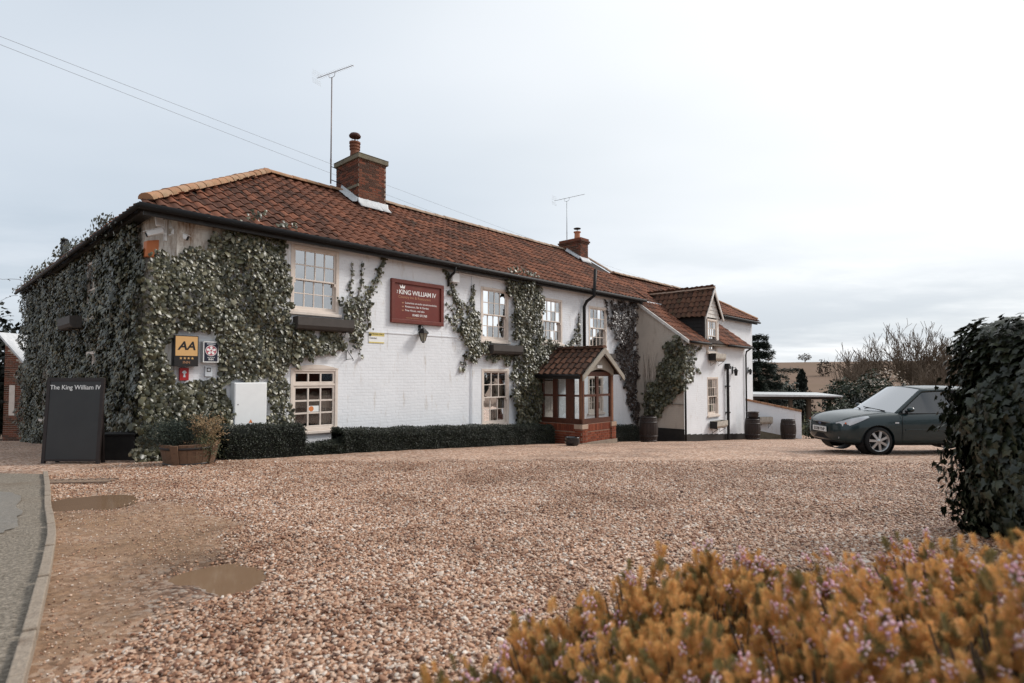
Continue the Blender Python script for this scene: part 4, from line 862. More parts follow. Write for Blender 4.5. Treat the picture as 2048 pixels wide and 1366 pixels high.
MB().box(ex0+.02, ex0+.05, -1.85, 0, ez-.16, ez-.04).build('fascia', MT['black_paint'], porch)
n = 14; arch = [(a1+.02-(a1-a0+.04)*i/n, 1.07+.21*math.sin(math.pi*i/n)**.8) for i in range(n+1)]
top = [(ex0+.05, ez-.08), (rx, rz_-.05), (ex1-.05, ez-.08)]
gb = MB()
for i in range(n):                                        # gable board as a strip between the arch and the rakes
    def rake(x): return ez-.08+(rz_-.05-ez+.08)*max(0, 1-abs(x-rx)/((rx-ex0-.05) if x < rx else (ex1-.05-rx)))
    xa, za = arch[i]; xb, zb = arch[i+1]
    gb.add([(xa, PF-.02, za), (xb, PF-.02, zb), (xb, PF-.02, max(zb+.01, rake(xb))), (xa, PF-.02, max(za+.01, rake(xa))), (xa, PF+.03, za), (xb, PF+.03, zb)], [(0,1,2,3),(0,4,5,1)])
gb.build('arched_gable', MT['grey_timber'], porch)
for ex in (ex0, ex1):
    MB().add([(rx, PF-.24, rz_+.02), (ex, PF-.24, ez-.06), (ex, PF-.24, ez-.22), (rx, PF-.24, rz_-.17), (rx, PF-.20, rz_+.02), (ex, PF-.20, ez-.06), (ex, PF-.20, ez-.22), (rx, PF-.20, rz_-.17)], [(0,1,2,3),(7,6,5,4),(0,4,5,1),(3,2,6,7),(1,5,6,2)]).build('bargeboard', MT['grey_timber'], porch)
MB().box(rx-.13, rx+.13, PF-.045, PF-.022, 1.31, 1.40).build('plaque', MT['sign_white'], porch)
MB().add([(rx+.02, PF-.19, 1.72), (rx+.10, PF-.19, 1.72), (ex1-.26, PF-.19, 1.30), (ex1-.36, PF-.19, 1.30), (rx+.02, PF-.15, 1.72), (rx+.10, PF-.15, 1.72), (ex1-.26, PF-.15, 1.30), (ex1-.36, PF-.15, 1.30)], [(0,1,2,3),(0,4,5,1),(3,2,6,7),(1,5,6,2)]).build('brace', MT['white_timber'], porch)
rebase(porch, 11.6, -.9, gz(17.5))

# ---------------------------------------------------------------- low wall, barrels, shelter
def low_wall():
    root = thing('garden_wall', 'low white garden wall with sloping terracotta coping', 'wall', (10.4, 26.0, gz(26)))
    P0, P1 = Vector((10.35, 26.1, 0)), Vector((13.3, 26.35, 0)); dv = P1-P0; nv = Vector((-dv.y, dv.x, 0)).normalized()*.11; zt0, zt1 = .0, -.60; zb = gz(26)-.4
    def bx(mb, a, b, h0, h1, k):
        A, B = P0+dv*a, P0+dv*b; za, zb_ = zt0+(zt1-zt0)*a, zt0+(zt1-zt0)*b; n = nv*k
        mb.add([(*(A-n).xy, za+h0), (*(B-n).xy, zb_+h0), (*(B+n).xy, zb_+h0), (*(A+n).xy, za+h0), (*(A-n).xy, za+h1), (*(B-n).xy, zb_+h1), (*(B+n).xy, zb_+h1), (*(A+n).xy, za+h1)], [(0,3,2,1),(4,5,6,7),(0,1,5,4),(1,2,6,5),(2,3,7,6),(3,0,4,7)]); return mb
    inv = Matrix.Translation((-10.4, -26.0, -gz(26)))
    for o in [bx(MB(), 0, 1, -2.3, -.002, 1).build('wall', MT['white'], root)] + [bx(MB(), i/9+.004, (i+1)/9-.004, 0, .09, 1.5).build('coping', MT['ridge'], root, bevel=.01) for i in range(9)]:
        o.matrix_parent_inverse = inv
    o = bx(MB(), 0, 1, -2.3, -1.25, 1.03).build('plinth', MT['stone'], root); o.matrix_parent_inverse = inv
low_wall()
MT['barrel'] = mat('dark barrel oak', [(.018, .012, .010), (.035, .022, .018)], rough=.6, vscale=9, bump=.2)
MT['hoop'] = mat('barrel hoop', [(.03, .026, .025), (.06, .052, .05)], rough=.45, vscale=9, metal=.6)
def barrel(label, X, Y, h=.92, r=.30, pot=False):
    root = thing('barrel', label, 'barrel', (X, Y, gz(Y)), R.uniform(0, 6), 'wooden barrels beside the wing')
    prof = lambda t: r*(.80+.20*math.sin(math.pi*(.06+.88*t)))
    n = 18
    for k in range(n):                                    # staves
        mb = MB(); pts = []
        for i in range(9):
            t = i/8
            for a in (2*math.pi*(k+.03)/n, 2*math.pi*(k+.97)/n): pts.append((prof(t)*math.cos(a), prof(t)*math.sin(a), t*h))
        mb.grid(pts, 9, 2); mb.build('stave', MT['barrel'], root, smooth=True)
    for t in (.06, .24, .76, .94):
        MB().lathe([(prof(t-.025)+.004, (t-.025)*h), (prof(t)+.008, t*h), (prof(t+.025)+.004, (t+.025)*h)], n=24).build('hoop', MT['hoop'], root, smooth=True)
    MB().lathe([(0.001, h*.965), (prof(.97), h*.965)], n=18).build('lid', MT['barrel'], root)
    return root
barrel('dark barrel planter at the foot of the ivy on the beige side wall', 4.72, 19.75, .90, .32)
barrel('dark barrel with a black pot on top at the wing corner', 10.40, 24.7, .92, .33)
barrel('dark barrel at the end of the low white wall', 12.33, 25.5, .88, .33)
bz = gz(24.7)+.92*.97
b_ = thing('plant_pot', 'round black pot standing on a barrel by the wing corner', 'pot', (10.42, 24.68, bz))
MB().lathe([(.13, 0), (.20, .06), (.235, .17), (.22, .26), (.25, .28), (.25, .31), (.21, .31), (.20, .24), (.001, .24)], n=18).build('bowl', MT['hoop'], b_, smooth=True)
def shelter():
    root = thing('shelter', 'open garden shelter with thin flat pale roof on posts', 'shelter', (17, 34, gz(34)))
    MB().add([(-3.6, -.2, 2.22), (2.4, -.6, 2.20), (2.9, 3.2, 2.27), (-3.6, 3.4, 2.27), (-3.6, -.2, 2.37), (2.4, -.6, 2.28), (2.9, 3.2, 2.35), (-3.6, 3.4, 2.42)], [(0,3,2,1),(4,5,6,7),(0,1,5,4),(1,2,6,5),(2,3,7,6),(3,0,4,7)]).build('roof', MT['lead'], root)
    for x, y in ((-3.2, .1), (-.4, .0), (.75, .1), (2.0, 2.6), (-3.2, 3), (-.5, 3)): MB().box(x-.09, x+.09, y-.09, y+.09, -.3, 2.23).build('post', MT['bark'], root)
    MB().box(-3.5, 2.2, -.12, -.02, 2.04, 2.215).build('beam', MT['barrel'], root)
shelter()

# ---------------------------------------------------------------- things fixed to the walls
def disc(cx, cy, cz, r, n=20): return ([(cx, cy, cz)]+[(cx+r*math.cos(2*math.pi*i/n), cy, cz+r*math.sin(2*math.pi*i/n)) for i in range(n)], [(0, 1+(i+1) % n, 1+i) for i in range(n)])
def star(cx, cy, cz, r):
    P = [(cx+(r if i % 2 == 0 else r*.42)*math.sin(math.pi*i/5), cy, cz+(r if i % 2 == 0 else r*.42)*math.cos(math.pi*i/5)) for i in range(10)]
    return [(cx, cy, cz)]+P, [(0, 1+i, 1+(i+1) % 10) for i in range(10)]
def text(body, size, material, parent, x, y, z, align='LEFT', shear=0.0, bold=0.0, space=1.0, rot=0.0, name='lettering'):
    cu = bpy.data.curves.new('t', 'FONT'); cu.body = body; cu.size = size; cu.align_x = align; cu.shear = shear; cu.offset = bold; cu.space_character = space; cu.extrude = .0008; cu.resolution_u = 3
    o = bpy.data.objects.new('t', cu); C.objects.link(o); dg = bpy.context.evaluated_depsgraph_get(); dg.update()
    me = bpy.data.meshes.new_from_object(o.evaluated_get(dg)); bpy.data.objects.remove(o); bpy.data.curves.remove(cu)
    c, s = math.cos(rot), math.sin(rot)
    for v in me.vertices: p = v.co.copy(); a, b = c*p.x-s*p.y, s*p.x+c*p.y; v.co = (x+a, y-p.z, z+b)
    me.materials.clear(); me.materials.append(material); return link(name, me, None, parent)
MT['sign_red'] = mat('dark red sign', [(.125, .018, .012), (.155, .024, .015)], rough=.4, vscale=4, spec=.4, dirt=(.17, .05, .03), dscale=3)
MT['sign_frame'] = mat('red sign frame', [(.11, .020, .014), (.16, .032, .02)], rough=.55, vscale=8, bump=.2)
MT['print_white'] = mat('white lettering', (.80, .79, .77), rough=.5); MT['print_tan'] = mat('tan lettering', (.42, .22, .12), rough=.5)
MT['black_print'] = mat('black print', (.014, .012, .012), rough=.45); MT['gold'] = mat('gold sign face', [(.56, .33, .13), (.62, .37, .16)], rough=.4, vscale=3); MT['navy'] = mat('navy sign face', (.012, .014, .03), rough=.4)
MT['rose'] = mat('rose print', (.42, .10, .13), rough=.5); MT['red_plaque'] = mat('red plaque', (.34, .016, .02), rough=.4); MT['silver'] = mat('silver plate', (.52, .55, .58), rough=.4)
MT['board'] = mat('blackboard', [(.030, .031, .032), (.040, .041, .042)], rough=.5, vscale=2); MT['board_frame'] = mat('board frame', [(.018, .013, .013), (.03, .022, .02)], rough=.5, vscale=8)
MT['plastic'] = mat('white plastic', [(.72, .73, .73), (.78, .79, .79)], rough=.4, vscale=6); MT['alarm'] = mat('orange plastic', [(.52, .15, .05), (.60, .20, .07)], rough=.5, vscale=6)
MT['iron'] = mat('black iron', (.02, .02, .02), rough=.5, metal=.3); MT['yellow'] = mat('faded yellow print', (.62, .50, .17), rough=.6)
MT['lamp_glass'] = mat('lantern glass', [(.20, .19, .15), (.32, .30, .24)], rough=.15, vscale=20, spec=.6)
MT['trough'] = mat('dark grey trough', [(.045, .038, .034), (.07, .060, .053)], rough=.7, vscale=6)
MT['trough_pale'] = mat('weathered pale trough', [(.36, .32, .27), (.52, .48, .42)], rough=.85, vscale=9, dirt=(.16, .13, .10), dscale=6)

def pub_sign():
    s = lthing('inn_sign', 'large dark red framed inn sign with white lettering on white wall', 'sign', 5.10, 0, 2.40); W, H = 1.68, 1.10
    MB().box(.08, W-.08, -.045, -.005, .08, H-.08).build('panel', MT['sign_red'], s)
    MB().box(0, W, -.08, -.004, 0, .10).box(0, W, -.08, -.004, H-.10, H).box(0, .10, -.08, -.004, .10, H-.10).box(W-.10, W, -.08, -.004, .10, H-.10).build('frame', MT['sign_frame'], s, bevel=.008)
    y = -.047; w = MT['print_white']
    text('KING WILLIAM IV', .168, w, s, .235, y, .735, bold=.001, space=.90); text('THE', .05, w, s, .21, y, .74, rot=math.pi/2)
    MB().add([(.28, y-.001, .88), (.41, y-.001, .88), (.43, y-.001, .97), (.375, y-.001, .92), (.345, y-.001, .985), (.315, y-.001, .92), (.26, y-.001, .97)], [(0, 1, 2, 3), (0, 3, 4, 5), (0, 5, 6)]).build('crown', w, s)
    text('Country Inn & Restaurant', .098, MT['print_tan'], s, .22, y, .635)
    for i, t in enumerate(('Luxurious en-suite accommodation', 'Restaurant, Bar & Garden', 'Free House, real ales')):
        text(t, .072, w, s, .43, y, .505-.095*i)
        MB().add([(.32, y-.001, .50-.095*i+.03), (.40, y-.001, .50-.095*i+.03), (.36, y-.001, .475-.095*i+.02)], [(0, 1, 2)]).build('bullet', MT['print_tan'], s)
    text('01485 571765', .082, w, s, .66, y, .20, bold=.001); text('www.thekingwilliam.co.uk', .05, MT['print_tan'], s, .46, y, .135)
pub_sign()
def lantern():
    s = lthing('wall_lantern', 'black iron wall lantern hanging below the red inn sign', 'lantern', 6.02, -.16, 1.92)
    MB().lathe([(.0, .0), (.03, .01), (.045, .04)], n=8).build('finial', MT['iron'], s); MB().lathe([(.055, .045), (.115, .245)], n=6).build('glass', MT['lamp_glass'], s)
    MB().lathe([(.16, .245), (.155, .262), (.09, .33), (.06, .37), (.02, .385)], n=6).build('hood', MT['iron'], s)
    f = MB()
    for k in range(6): a = math.pi*k/3; f.tube([(.058*math.cos(a), .058*math.sin(a), .045), (.118*math.cos(a), .118*math.sin(a), .245)], .006, 4)
    f.build('cage', MT['iron'], s); MB().tube([(0, 0, .38), (0, .03, .44), (0, .10, .45), (0, .15, .42)], .014, 6).box(-.04, .04, .14, .157, .33, .47).build('bracket', MT['iron'], s)
lantern()
def aa_sign():
    s = lthing('rating_sign', 'gold and black sign with AA letters and four stars', 'sign', .29, -.16, 1.26)
    MB().box(0, .40, -.03, .15, 0, .57).build('panel', MT['black_print'], s); MB().box(.014, .386, -.033, -.029, .195, .555).build('gold_face', MT['gold'], s)
    text('AA', .215, MT['black_print'], s, .20, -.035, .31, 'CENTER', shear=.22, bold=.006)
    for i in range(4): MB().add(*star(.105+.065*i, -.034, .15, .028)).build('star', MT['gold'], s)
    text('INN', .07, MT['print_tan'], s, .20, -.033, .05, 'CENTER')
aa_sign()
def rose_sign():
    s = lthing('rose_sign', 'navy sign with white rim and pink rose emblem', 'sign', .79, -.13, 1.34)
    MB().box(0, .275, -.02, .12, 0, .40).build('rim', MT['sign_white'], s); MB().box(.017, .258, -.024, -.019, .02, .38).build('panel', MT['navy'], s)
    MB().add(*disc(.1375, -.026, .225, .104)).build('emblem', MT['sign_white'], s); MB().add(*disc(.1375, -.028, .225, .094)).build('emblem', MT['rose'], s)
    for i in range(5):
        a = 2*math.pi*i/5+.3; MB().add(*disc(.1375+.06*math.cos(a), -.030, .225+.06*math.sin(a), .024, 10)).build('petal', MT['sign_white'], s)
    MB().add(*disc(.1375, -.031, .225, .038)).build('emblem', MT['sign_white'], s); MB().add(*disc(.1375, -.033, .225, .020)).build('emblem', MT['rose'], s)
    for i in range(4): MB().add(*star(.085+.035*i, -.026, .095, .014)).build('star', MT['sign_white'], s)
    text('INN', .05, MT['print_white'], s, .1375, -.026, .04, 'CENTER', bold=.001); MB().box(.06, .215, -.0265, -.0245, .345, .36).build('strip', MT['silver'], s)
rose_sign()
s = lthing('plaque', 'small red plaque with pale emblem below the AA sign', 'plaque', .42, -.06, 1.0); MB().box(0, .15, -.015, .055, 0, .235).build('panel', MT['red_plaque'], s); MB().add(*disc(.075, -.017, .15, .032)).add([(.055, -.018, .06), (.095, -.018, .06), (.085, -.018, .13), (.065, -.018, .13)], [(0,1,2,3)]).add([(.035, -.0185, .14), (.115, -.0185, .14), (.115, -.0185, .155), (.035, -.0185, .155)], [(0,1,2,3)]).build('emblem', MT['silver'], s)
s = lthing('intercom', 'small pale plate with square screen below the rose sign', 'intercom', .86, -.04, 1.07); MB().box(0, .13, -.015, .035, 0, .20).build('plate', MT['silver'], s, bevel=.006); MB().box(.03, .10, -.018, -.014, .09, .17).build('screen', MT['trough'], s); MB().add(*disc(.065, -.02, .13, .025)).build('emblem', MT['silver'], s)
s = lthing('meter_box', 'white meter box fixed to the wall inside the ivy', 'cabinet', 1.34, 0, .09)
MB().box(0, .64, -.22, -.0, 0, .86).build('cabinet', MT['plastic'], s, bevel=.008); MB().box(.015, .625, -.232, -.2205, .015, .845).build('door', MT['plastic'], s, bevel=.006); MB().add(*disc(.07, -.234, .43, .012)).build('lock', MT['black_print'], s); MB().add([(.28, -.234, .06), (.36, -.234, .06), (.32, -.234, .13)], [(0, 1, 2)]).build('warning_mark', MT['orange'], s)
s = lthing('parking_notice', 'faded yellow and white notice on the white wall', 'sign', 4.50, 0, 1.87); MB().box(0, .44, -.012, -.002, 0, .27).build('panel', MT['sign_white'], s); MB().box(.0, .44, -.014, -.0122, .17, .27).box(0, .44, -.014, -.0122, 0, .03).build('band', MT['yellow'], s); text('PATRONS ONLY', .055, MT['black_print'], s, .02, -.016, .20); text('PARKING', .05, MT['black_print'], s, .02, -.014, .10)
s = lthing('hanging_bracket', 'small black iron basket bracket on the white wall', 'bracket', 3.90, 0, 1.44); MB().tube([(0, -.015, 0), (0, -.015, .30)], .009, 5).tube([(0, -.015, .02), (.0, -.30, .03)], .008, 5).tube([(0, -.015, .26), (.0, -.30, .03)], .008, 5).tube([(0, -.30, .03), (0, -.32, .0), (0, -.30, -.02)], .008, 5).build('bracket', MT['iron'], s)
s = lthing('junction_box', 'white box fixed below the gutter above the climbing ivy', 'junction box', 6.98, 0, 3.62); MB().box(.03, .30, -.16, -.0, 0, .26).build('case', MT['plastic'], s, bevel=.02)
s = lthing('alarm_box', 'orange alarm box on the stained corner wall', 'alarm', .075, .55, 3.42)
MB().add([(-.12, -.09, -.1), (.10, -.16, -.1), (.10, -.06, -.1), (-.12, .05, -.1), (-.10, -.11, .20), (.10, -.17, .24), (.10, -.06, .24), (-.12, .05, .20)], [(0,3,2,1),(4,5,6,7),(0,1,5,4),(1,2,6,5),(2,3,7,6),(3,0,4,7)]).build('case', MT['alarm'], s, bevel=.015)
def cctv():
    s = lthing('camera_bracket', 'white bracket with two flood panels on the corner under the eaves', 'bracket', .22, .26, 3.62)
    MB().box(-.02, .02, -.06, .05, 0, .40).build('bracket', MT['plastic'], s)
    for dx, rz in ((-.13, .5), (.10, -.2)):
        p = MB().box(-.07, .07, -.02, .02, -.09, .09).build('flood_panel', MT['plastic'], s, bevel=.01); p.location = (dx, -.12, .32); p.rotation_euler = (-.25, 0, rz-.3)
    for lab, dx, rz in (('white bullet security camera pointing left under the corner eaves', -.04, math.pi+.25), ('white bullet security camera pointing right under the corner eaves', .06, .05)):
        c = lthing('security_camera', lab, 'camera', .22+dx, .14, 3.80, 'security cameras on the corner'); c.rotation_euler = (0, math.radians(22), TH+rz-.55)
        MB().box(.02, .30, -.045, .045, -.045, .05).build('housing', MT['plastic'], c, bevel=.015); MB().box(.30, .325, -.04, .04, -.04, .03).build('lens', MT['black_print'], c); MB().box(.0, .34, -.052, .052, .051, .058).build('sunshield', MT['plastic'], c); MB().tube([(.06, 0, -.04), (.0, 0, -.08)], .014, 6).build('arm', MT['plastic'], c)
cctv()
def trough(label, x, y, z, L, material, depth=.24, h=.28, rz=0.0, group=None, end=None):
    s = lthing('window_box', label, 'planter', x, y, z, group); s.rotation_euler = (0, 0, TH+rz)
    n = 8; prof = [(-depth/2+depth*math.cos(0)*0, 0)]
    poly = [(-depth, h), (-depth, h*.35), (-depth*.82, h*.08), (-depth*.6, 0), (0, 0), (0, h)]
    mb = MB(); mb.add([(0, yy, zz) for yy, zz in poly]+[(L, yy, zz) for yy, zz in poly], [tuple(range(6)), tuple(range(11, 5, -1))]+[(i, i+6, (i+1) % 6+6, (i+1) % 6) for i in range(5)]); mb.build('trough', material, s, bevel=.01)
    MB().box(.02, L-.02, -depth+.02, -.02, h-.05, h-.04).build('soil', MT['hedge_core'], s)
    for q in (.15, .85): MB().tube([(L*q, -.01, -.02), (L*q, -.02, -.20), ], .009, 5).tube([(L*q, -depth*.9, -.01), (L*q, -.02, -.18)], .008, 5).tube([(L*q, -.01, -.012), (L*q, -depth*.95, -.012)], .009, 5).build('bracket', MT['iron'], s)
    if end: MB().box(-.004, -.0005, -depth, 0, .01, h).build('end_board', end, s)
    return s
G_ = 'window boxes on the inn walls'
trough('long dark grey window box under the upper window beside the ivy', 2.58, -.06, 2.07, 1.36, MT['trough'], group=G_)
trough('dark grey window box under the upper window right of the fan ivy', 8.45, -.06, 1.70, 1.28, MT['trough'], group=G_)
trough('dark window box above the porch roof beside the dark creeper', 13.6, -.06, 1.60, 1.25, MT['trough'], group=G_)
trough('dark window box on the shaded end wall above the blackboard', -.25, 6.1, 2.20, 1.5, MT['trough'], rz=-math.pi/2, group=G_)
trough('pale weathered window box under the dormer window', 18.86, FW-.06, 1.66, 1.0, MT['trough_pale'], h=.30, depth=.30, group=G_, end=MT['black_board'])
trough('pale weathered window box under the lower window of the wing', 18.90, FW-.06, -1.04, 1.05, MT['trough_pale'], h=.30, depth=.30, group=G_, end=MT['black_board'])
o = trough('pale weathered box fixed to the low white wall between two barrels', 0, 0, 0, .62, MT['trough_pale'], h=.32, depth=.26, group=G_, end=MT['black_board']); o.location = (11.15, 25.98, -1.12); o.rotation_euler = (0, 0, .1)
s = lthing('wall_lamp', 'small black wall lamp on the white wing right of the soil pipe', 'lamp', 21.35, FW, 1.05); MB().box(-.05, .05, -.03, -.002, .1, .42).build('plate', MT['iron'], s); MB().lathe([(.05, .02), (.085, .22), (.11, .23), (.02, .34)], (0, -.16, 0), 6).build('lantern', MT['iron'], s); MB().tube([(0, -.02, .36), (0, -.16, .38), (0, -.16, .33)], .012, 5).build('arm', MT['iron'], s)
s = lthing('wall_lamp', 'tiny black wall lamp near the far corner of the inn', 'lamp', 28.5, 0, 1.1); MB().box(-.05, .05, -.03, -.002, .1, .42).build('plate', MT['iron'], s); MB().lathe([(.05, .02), (.085, .22), (.11, .23), (.02, .34)], (0, -.14, 0), 6).build('lantern', MT['iron'], s)

# aerials and overhead wires
def aerial(label, x, y, z0, z1, bdir, blen, material, n_el, thick=.018, bracket=True):
    s = lthing('television_aerial', label, 'aerial', x, y, z0); s.rotation_euler = (0, 0, 0); h = z1-z0
    MB().tube([(0, 0, 0), (0, 0, h)], [thick*1.2, thick], 8).build('mast', material, s, smooth=True)
    d = Vector((math.cos(bdir), math.sin(bdir), 0)); sd = Vector((-d.y, d.x, 0)); a, b = -d*blen*.42, d*blen*.58; up = Vector((0, 0, h+.14))
    MB().tube([a+up, b+up], .009, 6).build('boom', material, s)
    MB().tube([up-d*.13, up-d*.11-Vector((0, 0, .12)), up-Vector((0, 0, .15)), up+d*.11-Vector((0, 0, .12)), up+d*.13], .008, 5).build('clamp', material, s)
    for i in range(n_el):
        p = a.lerp(b, (i+1.5)/(n_el+1)); l = .10-.03*i/n_el; MB().tube([p+up-sd*l, p+up+sd*l], .0035, 4).build('element', material, s)
    for k in (-1, 1):
        for j in range(4): q = a+up+Vector((0, 0, k*(.04+.05*j)))-d*.02*j*0+d*(-.03+.012*j)*1; MB().tube([q-sd*.17, q+sd*.17], .003, 4).build('reflector_rod', MT['alu_pale'], s)
    MB().box(-.02, .02, -.02, .02, h*.20, h*.23).build('junction', material, s)
    if bracket:
        for zz in (.12, .52): MB().tube([(0, 0, zz), (.10, .10, zz-.02), (.30, .30, zz-.06)], .012, 5).build('wall_bracket', MT['iron'], s)
aerial('tall television aerial on the mast beside the large chimney', 5.48, 3.6, 6.80, 10.02, math.atan2(-.73, 1.32), 1.5, MT['alu'], 16)
aerial('small television aerial behind the far chimney', 16.62, 3.3, 6.95, 8.72, math.atan2(-.95, 1.25), 1.55, MT['alu_pale'], 6, .014, False)
for lab, a, b in (('upper overhead wire crossing the sky behind the chimneys', (-16.54, 18, 12.24), (17.07, 70, 13.2)), ('lower overhead wire crossing the sky behind the chimneys', (-16.53, 18, 11.97), (17.0, 70, 11.9))):
    A_, B_ = Vector(a), Vector(b); D = B_-A_; A_ = A_-D*.15; B_ = B_+D*.3; D = B_-A_
    w = MB().tube([A_+D*(i/24)+Vector((0, 0, -1.6*4*(i/24)*(1-i/24)*.35)) for i in range(25)], .0065, 5).build('overhead_wire', MT['wire'])
    tag(w, lab, 'wire', 'overhead wires')

# ---------------------------------------------------------------- climbing plants
def inside(poly, P):
    x, y = P[:, 0], P[:, 1]; c = np.zeros(len(P), bool); n = len(poly)
    for i in range(n):
        (x0, y0), (x1, y1) = poly[i], poly[i-1]
        m = ((y0 > y) != (y1 > y)); t = (x1-x0)*(y-y0)/((y1-y0) if y1 != y0 else 1e-9)+x0; c ^= m & (x < t)
    return c
def vnoise(P, s, seed=0.0): return np.array([mnoise.noise((p[0]*s+seed, p[1]*s, seed)) for p in P])
PLANES = {'front': (lambda a, b, t: np.stack([a, -t, b], 1), (0, -1, 0)),
          'end': (lambda a, b, t: np.stack([-t, a, b], 1), (-1, 0, 0)),
          'wing': (lambda a, b, t: np.stack([16.8-t, a, b], 1), (-1, 0, 0)),
          'wingfront': (lambda a, b, t: np.stack([a, -2.0-t, b], 1), (0, -1, 0))}
def leaf_arrays(pos, nrm, sizes, tv=IVY_V, tf=IVY_FS, droop=1.0, spread=.55):
    n = len(pos); N = np.asarray(nrm)+unit(n)*spread+np.array([0, 0, .25]); T = np.array([0, 0, -droop])+unit(n)*.55
    return scatter(tv, tf, pos, basis(N, T), sizes)
def ivy_points(poly, holes, plane, thick, dens, ragged=.16, fade=None):
    f, nrm = PLANES[plane]; P = np.array(poly); lo, hi = P.min(0)-.2, P.max(0)+.2
    n = int((hi-lo).prod()*dens); Q = rng.uniform(lo, hi, (n, 2)); J = np.stack([vnoise(Q, 2.6, 3), vnoise(Q, 2.6, 8)], 1)*ragged*1.6+np.stack([vnoise(Q, 8, 1), vnoise(Q, 8, 5)], 1)*ragged*.7
    k = inside(poly, Q+J)
    for h in holes: k &= ~inside(h, Q+J*.6)
    if fade is not None: k &= rng.random(n) < fade(Q)
    Q = Q[k]; lump = np.clip(.55+.9*vnoise(Q, 1.4, 2)+.35*vnoise(Q, 4, 6), .15, 1.4)
    t = .025+thick*lump*np.sqrt(rng.random(len(Q)))
    return f(Q[:, 0], Q[:, 1], t), np.repeat(np.array([nrm], float), len(Q), 0)
def tube_np(mb, pts, r0, r1): 
    n = len(pts); mb.tube(pts, [r0+(r1-r0)*i/(n-1) for i in range(n)], 5)
def vine_points(path, plane, dens, width=.10, thick=.06):
    f, nrm = PLANES[plane]; out = []; n = 0
    P = [np.array(p, float) for p in path]; L = sum(np.linalg.norm(b-a) for a, b in zip(P, P[1:])); tot = 0
    for a, b in zip(P, P[1:]):
        l = np.linalg.norm(b-a); m = max(2, int(l*dens)); t = rng.random(m)
        u = (tot+t*l)/L; q = a+(b-a)*t[:, None]+rng.normal(size=(m, 2))*width*(1-.6*u)[:, None]; out.append(q); tot += l
    Q = np.concatenate(out); return f(Q[:, 0], Q[:, 1], .02+thick*rng.random(len(Q))), np.repeat(np.array([nrm], float), len(Q), 0)
def climber(name, label, cat, masses, vines, material, size, root_at, leaf=(IVY_V, IVY_FS), stems=(), group='climbing plants on the inn', backing=None):
    root = thing(name, label, cat, group=group); PP, NN = [], []
    for m in masses: p, n = ivy_points(*m[:5], **(m[5] if len(m) > 5 else {})); PP.append(p); NN.append(n)
    for v in vines: p, n = vine_points(*v); PP.append(p); NN.append(n)
    P, Nn = np.concatenate(PP), np.concatenate(NN); s = size*np.exp(rng.normal(size=len(P))*.26)
    V, F = leaf_arrays(P, Nn, s, *leaf); o = link('foliage', npmesh('foliage', V, F), material, root); o['kind'] = 'stuff'
    mb = MB()
    for path, plane in [(v[0], v[1]) for v in vines]+list(stems):
        f = PLANES[plane][0]; q = np.array(path, float); pts = f(q[:, 0], q[:, 1], np.full(len(q), .018)); pts = [Vector(p) for p in pts]
        fine = []
        for a, b in zip(pts, pts[1:]): fine += [a.lerp(b, i/4)+Vector((R.uniform(-.015, .015), 0, R.uniform(-.01, .01))) for i in range(4)]
        tube_np(mb, fine+[pts[-1]], .014, .004)
    if mb.v: mb.build('stem', MT['stem'], root)
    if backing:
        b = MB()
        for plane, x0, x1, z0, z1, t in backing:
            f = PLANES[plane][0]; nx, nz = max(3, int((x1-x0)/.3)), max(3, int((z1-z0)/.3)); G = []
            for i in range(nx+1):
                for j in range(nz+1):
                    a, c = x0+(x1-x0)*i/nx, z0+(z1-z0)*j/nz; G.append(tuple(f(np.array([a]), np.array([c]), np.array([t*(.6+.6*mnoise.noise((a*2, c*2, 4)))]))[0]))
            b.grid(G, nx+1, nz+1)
        b.build('shade_filler', MT['ivy_back'], root)['kind'] = 'stuff'  # dark sheet that paints the shade behind the leaves
    rebase(root, *root_at); return root
rect = lambda a, b, c, d: [(a, c), (b, c), (b, d), (a, d)]
endpoly = [(.35, -.5), (.42, 3.25), (.8, 3.45), (.95, 4.05), (3, 4.30), (6, 4.30), (10, 4.25), (15.1, 4.25), (15.3, -1.5), (8, -1.1), (3, -.7)]
fade_end = lambda Q: np.clip(1.15-Q[:, 0]*.045, .45, 1)
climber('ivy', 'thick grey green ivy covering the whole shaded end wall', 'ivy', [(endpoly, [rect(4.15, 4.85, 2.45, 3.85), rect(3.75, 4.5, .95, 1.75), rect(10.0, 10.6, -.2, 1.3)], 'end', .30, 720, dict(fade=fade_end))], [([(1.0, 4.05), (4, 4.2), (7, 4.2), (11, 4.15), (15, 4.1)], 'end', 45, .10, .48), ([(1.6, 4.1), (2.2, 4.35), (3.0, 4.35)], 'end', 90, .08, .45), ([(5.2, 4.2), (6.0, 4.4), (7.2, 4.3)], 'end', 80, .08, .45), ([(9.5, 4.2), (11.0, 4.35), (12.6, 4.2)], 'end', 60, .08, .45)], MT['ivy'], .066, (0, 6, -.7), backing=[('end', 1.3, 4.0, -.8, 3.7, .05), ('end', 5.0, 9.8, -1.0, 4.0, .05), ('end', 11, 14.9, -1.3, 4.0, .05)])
I1 = [(-.05, 3.30), (.28, 3.34), (.75, 3.56), (1.08, 3.77), (1.12, 4.10), (1.68, 4.23), (2.18, 4.21), (2.50, 4.07), (2.50, 2.41), (2.67, 2.06), (3.37, 2.0), (4.06, 1.82), (3.26, 1.52), (2.61, 1.40), (2.52, .03), (2.04, -.05), (2.0, 1.04), (1.29, 1.08), (1.28, -.06), (.9, -.45), (.22, -.5), (-.15, -.6)]
I1h = [(.26, .98), (.22, 1.56), (.27, 1.88), (.64, 1.99), (.98, 1.91), (1.11, 1.6), (1.14, 1.04)]
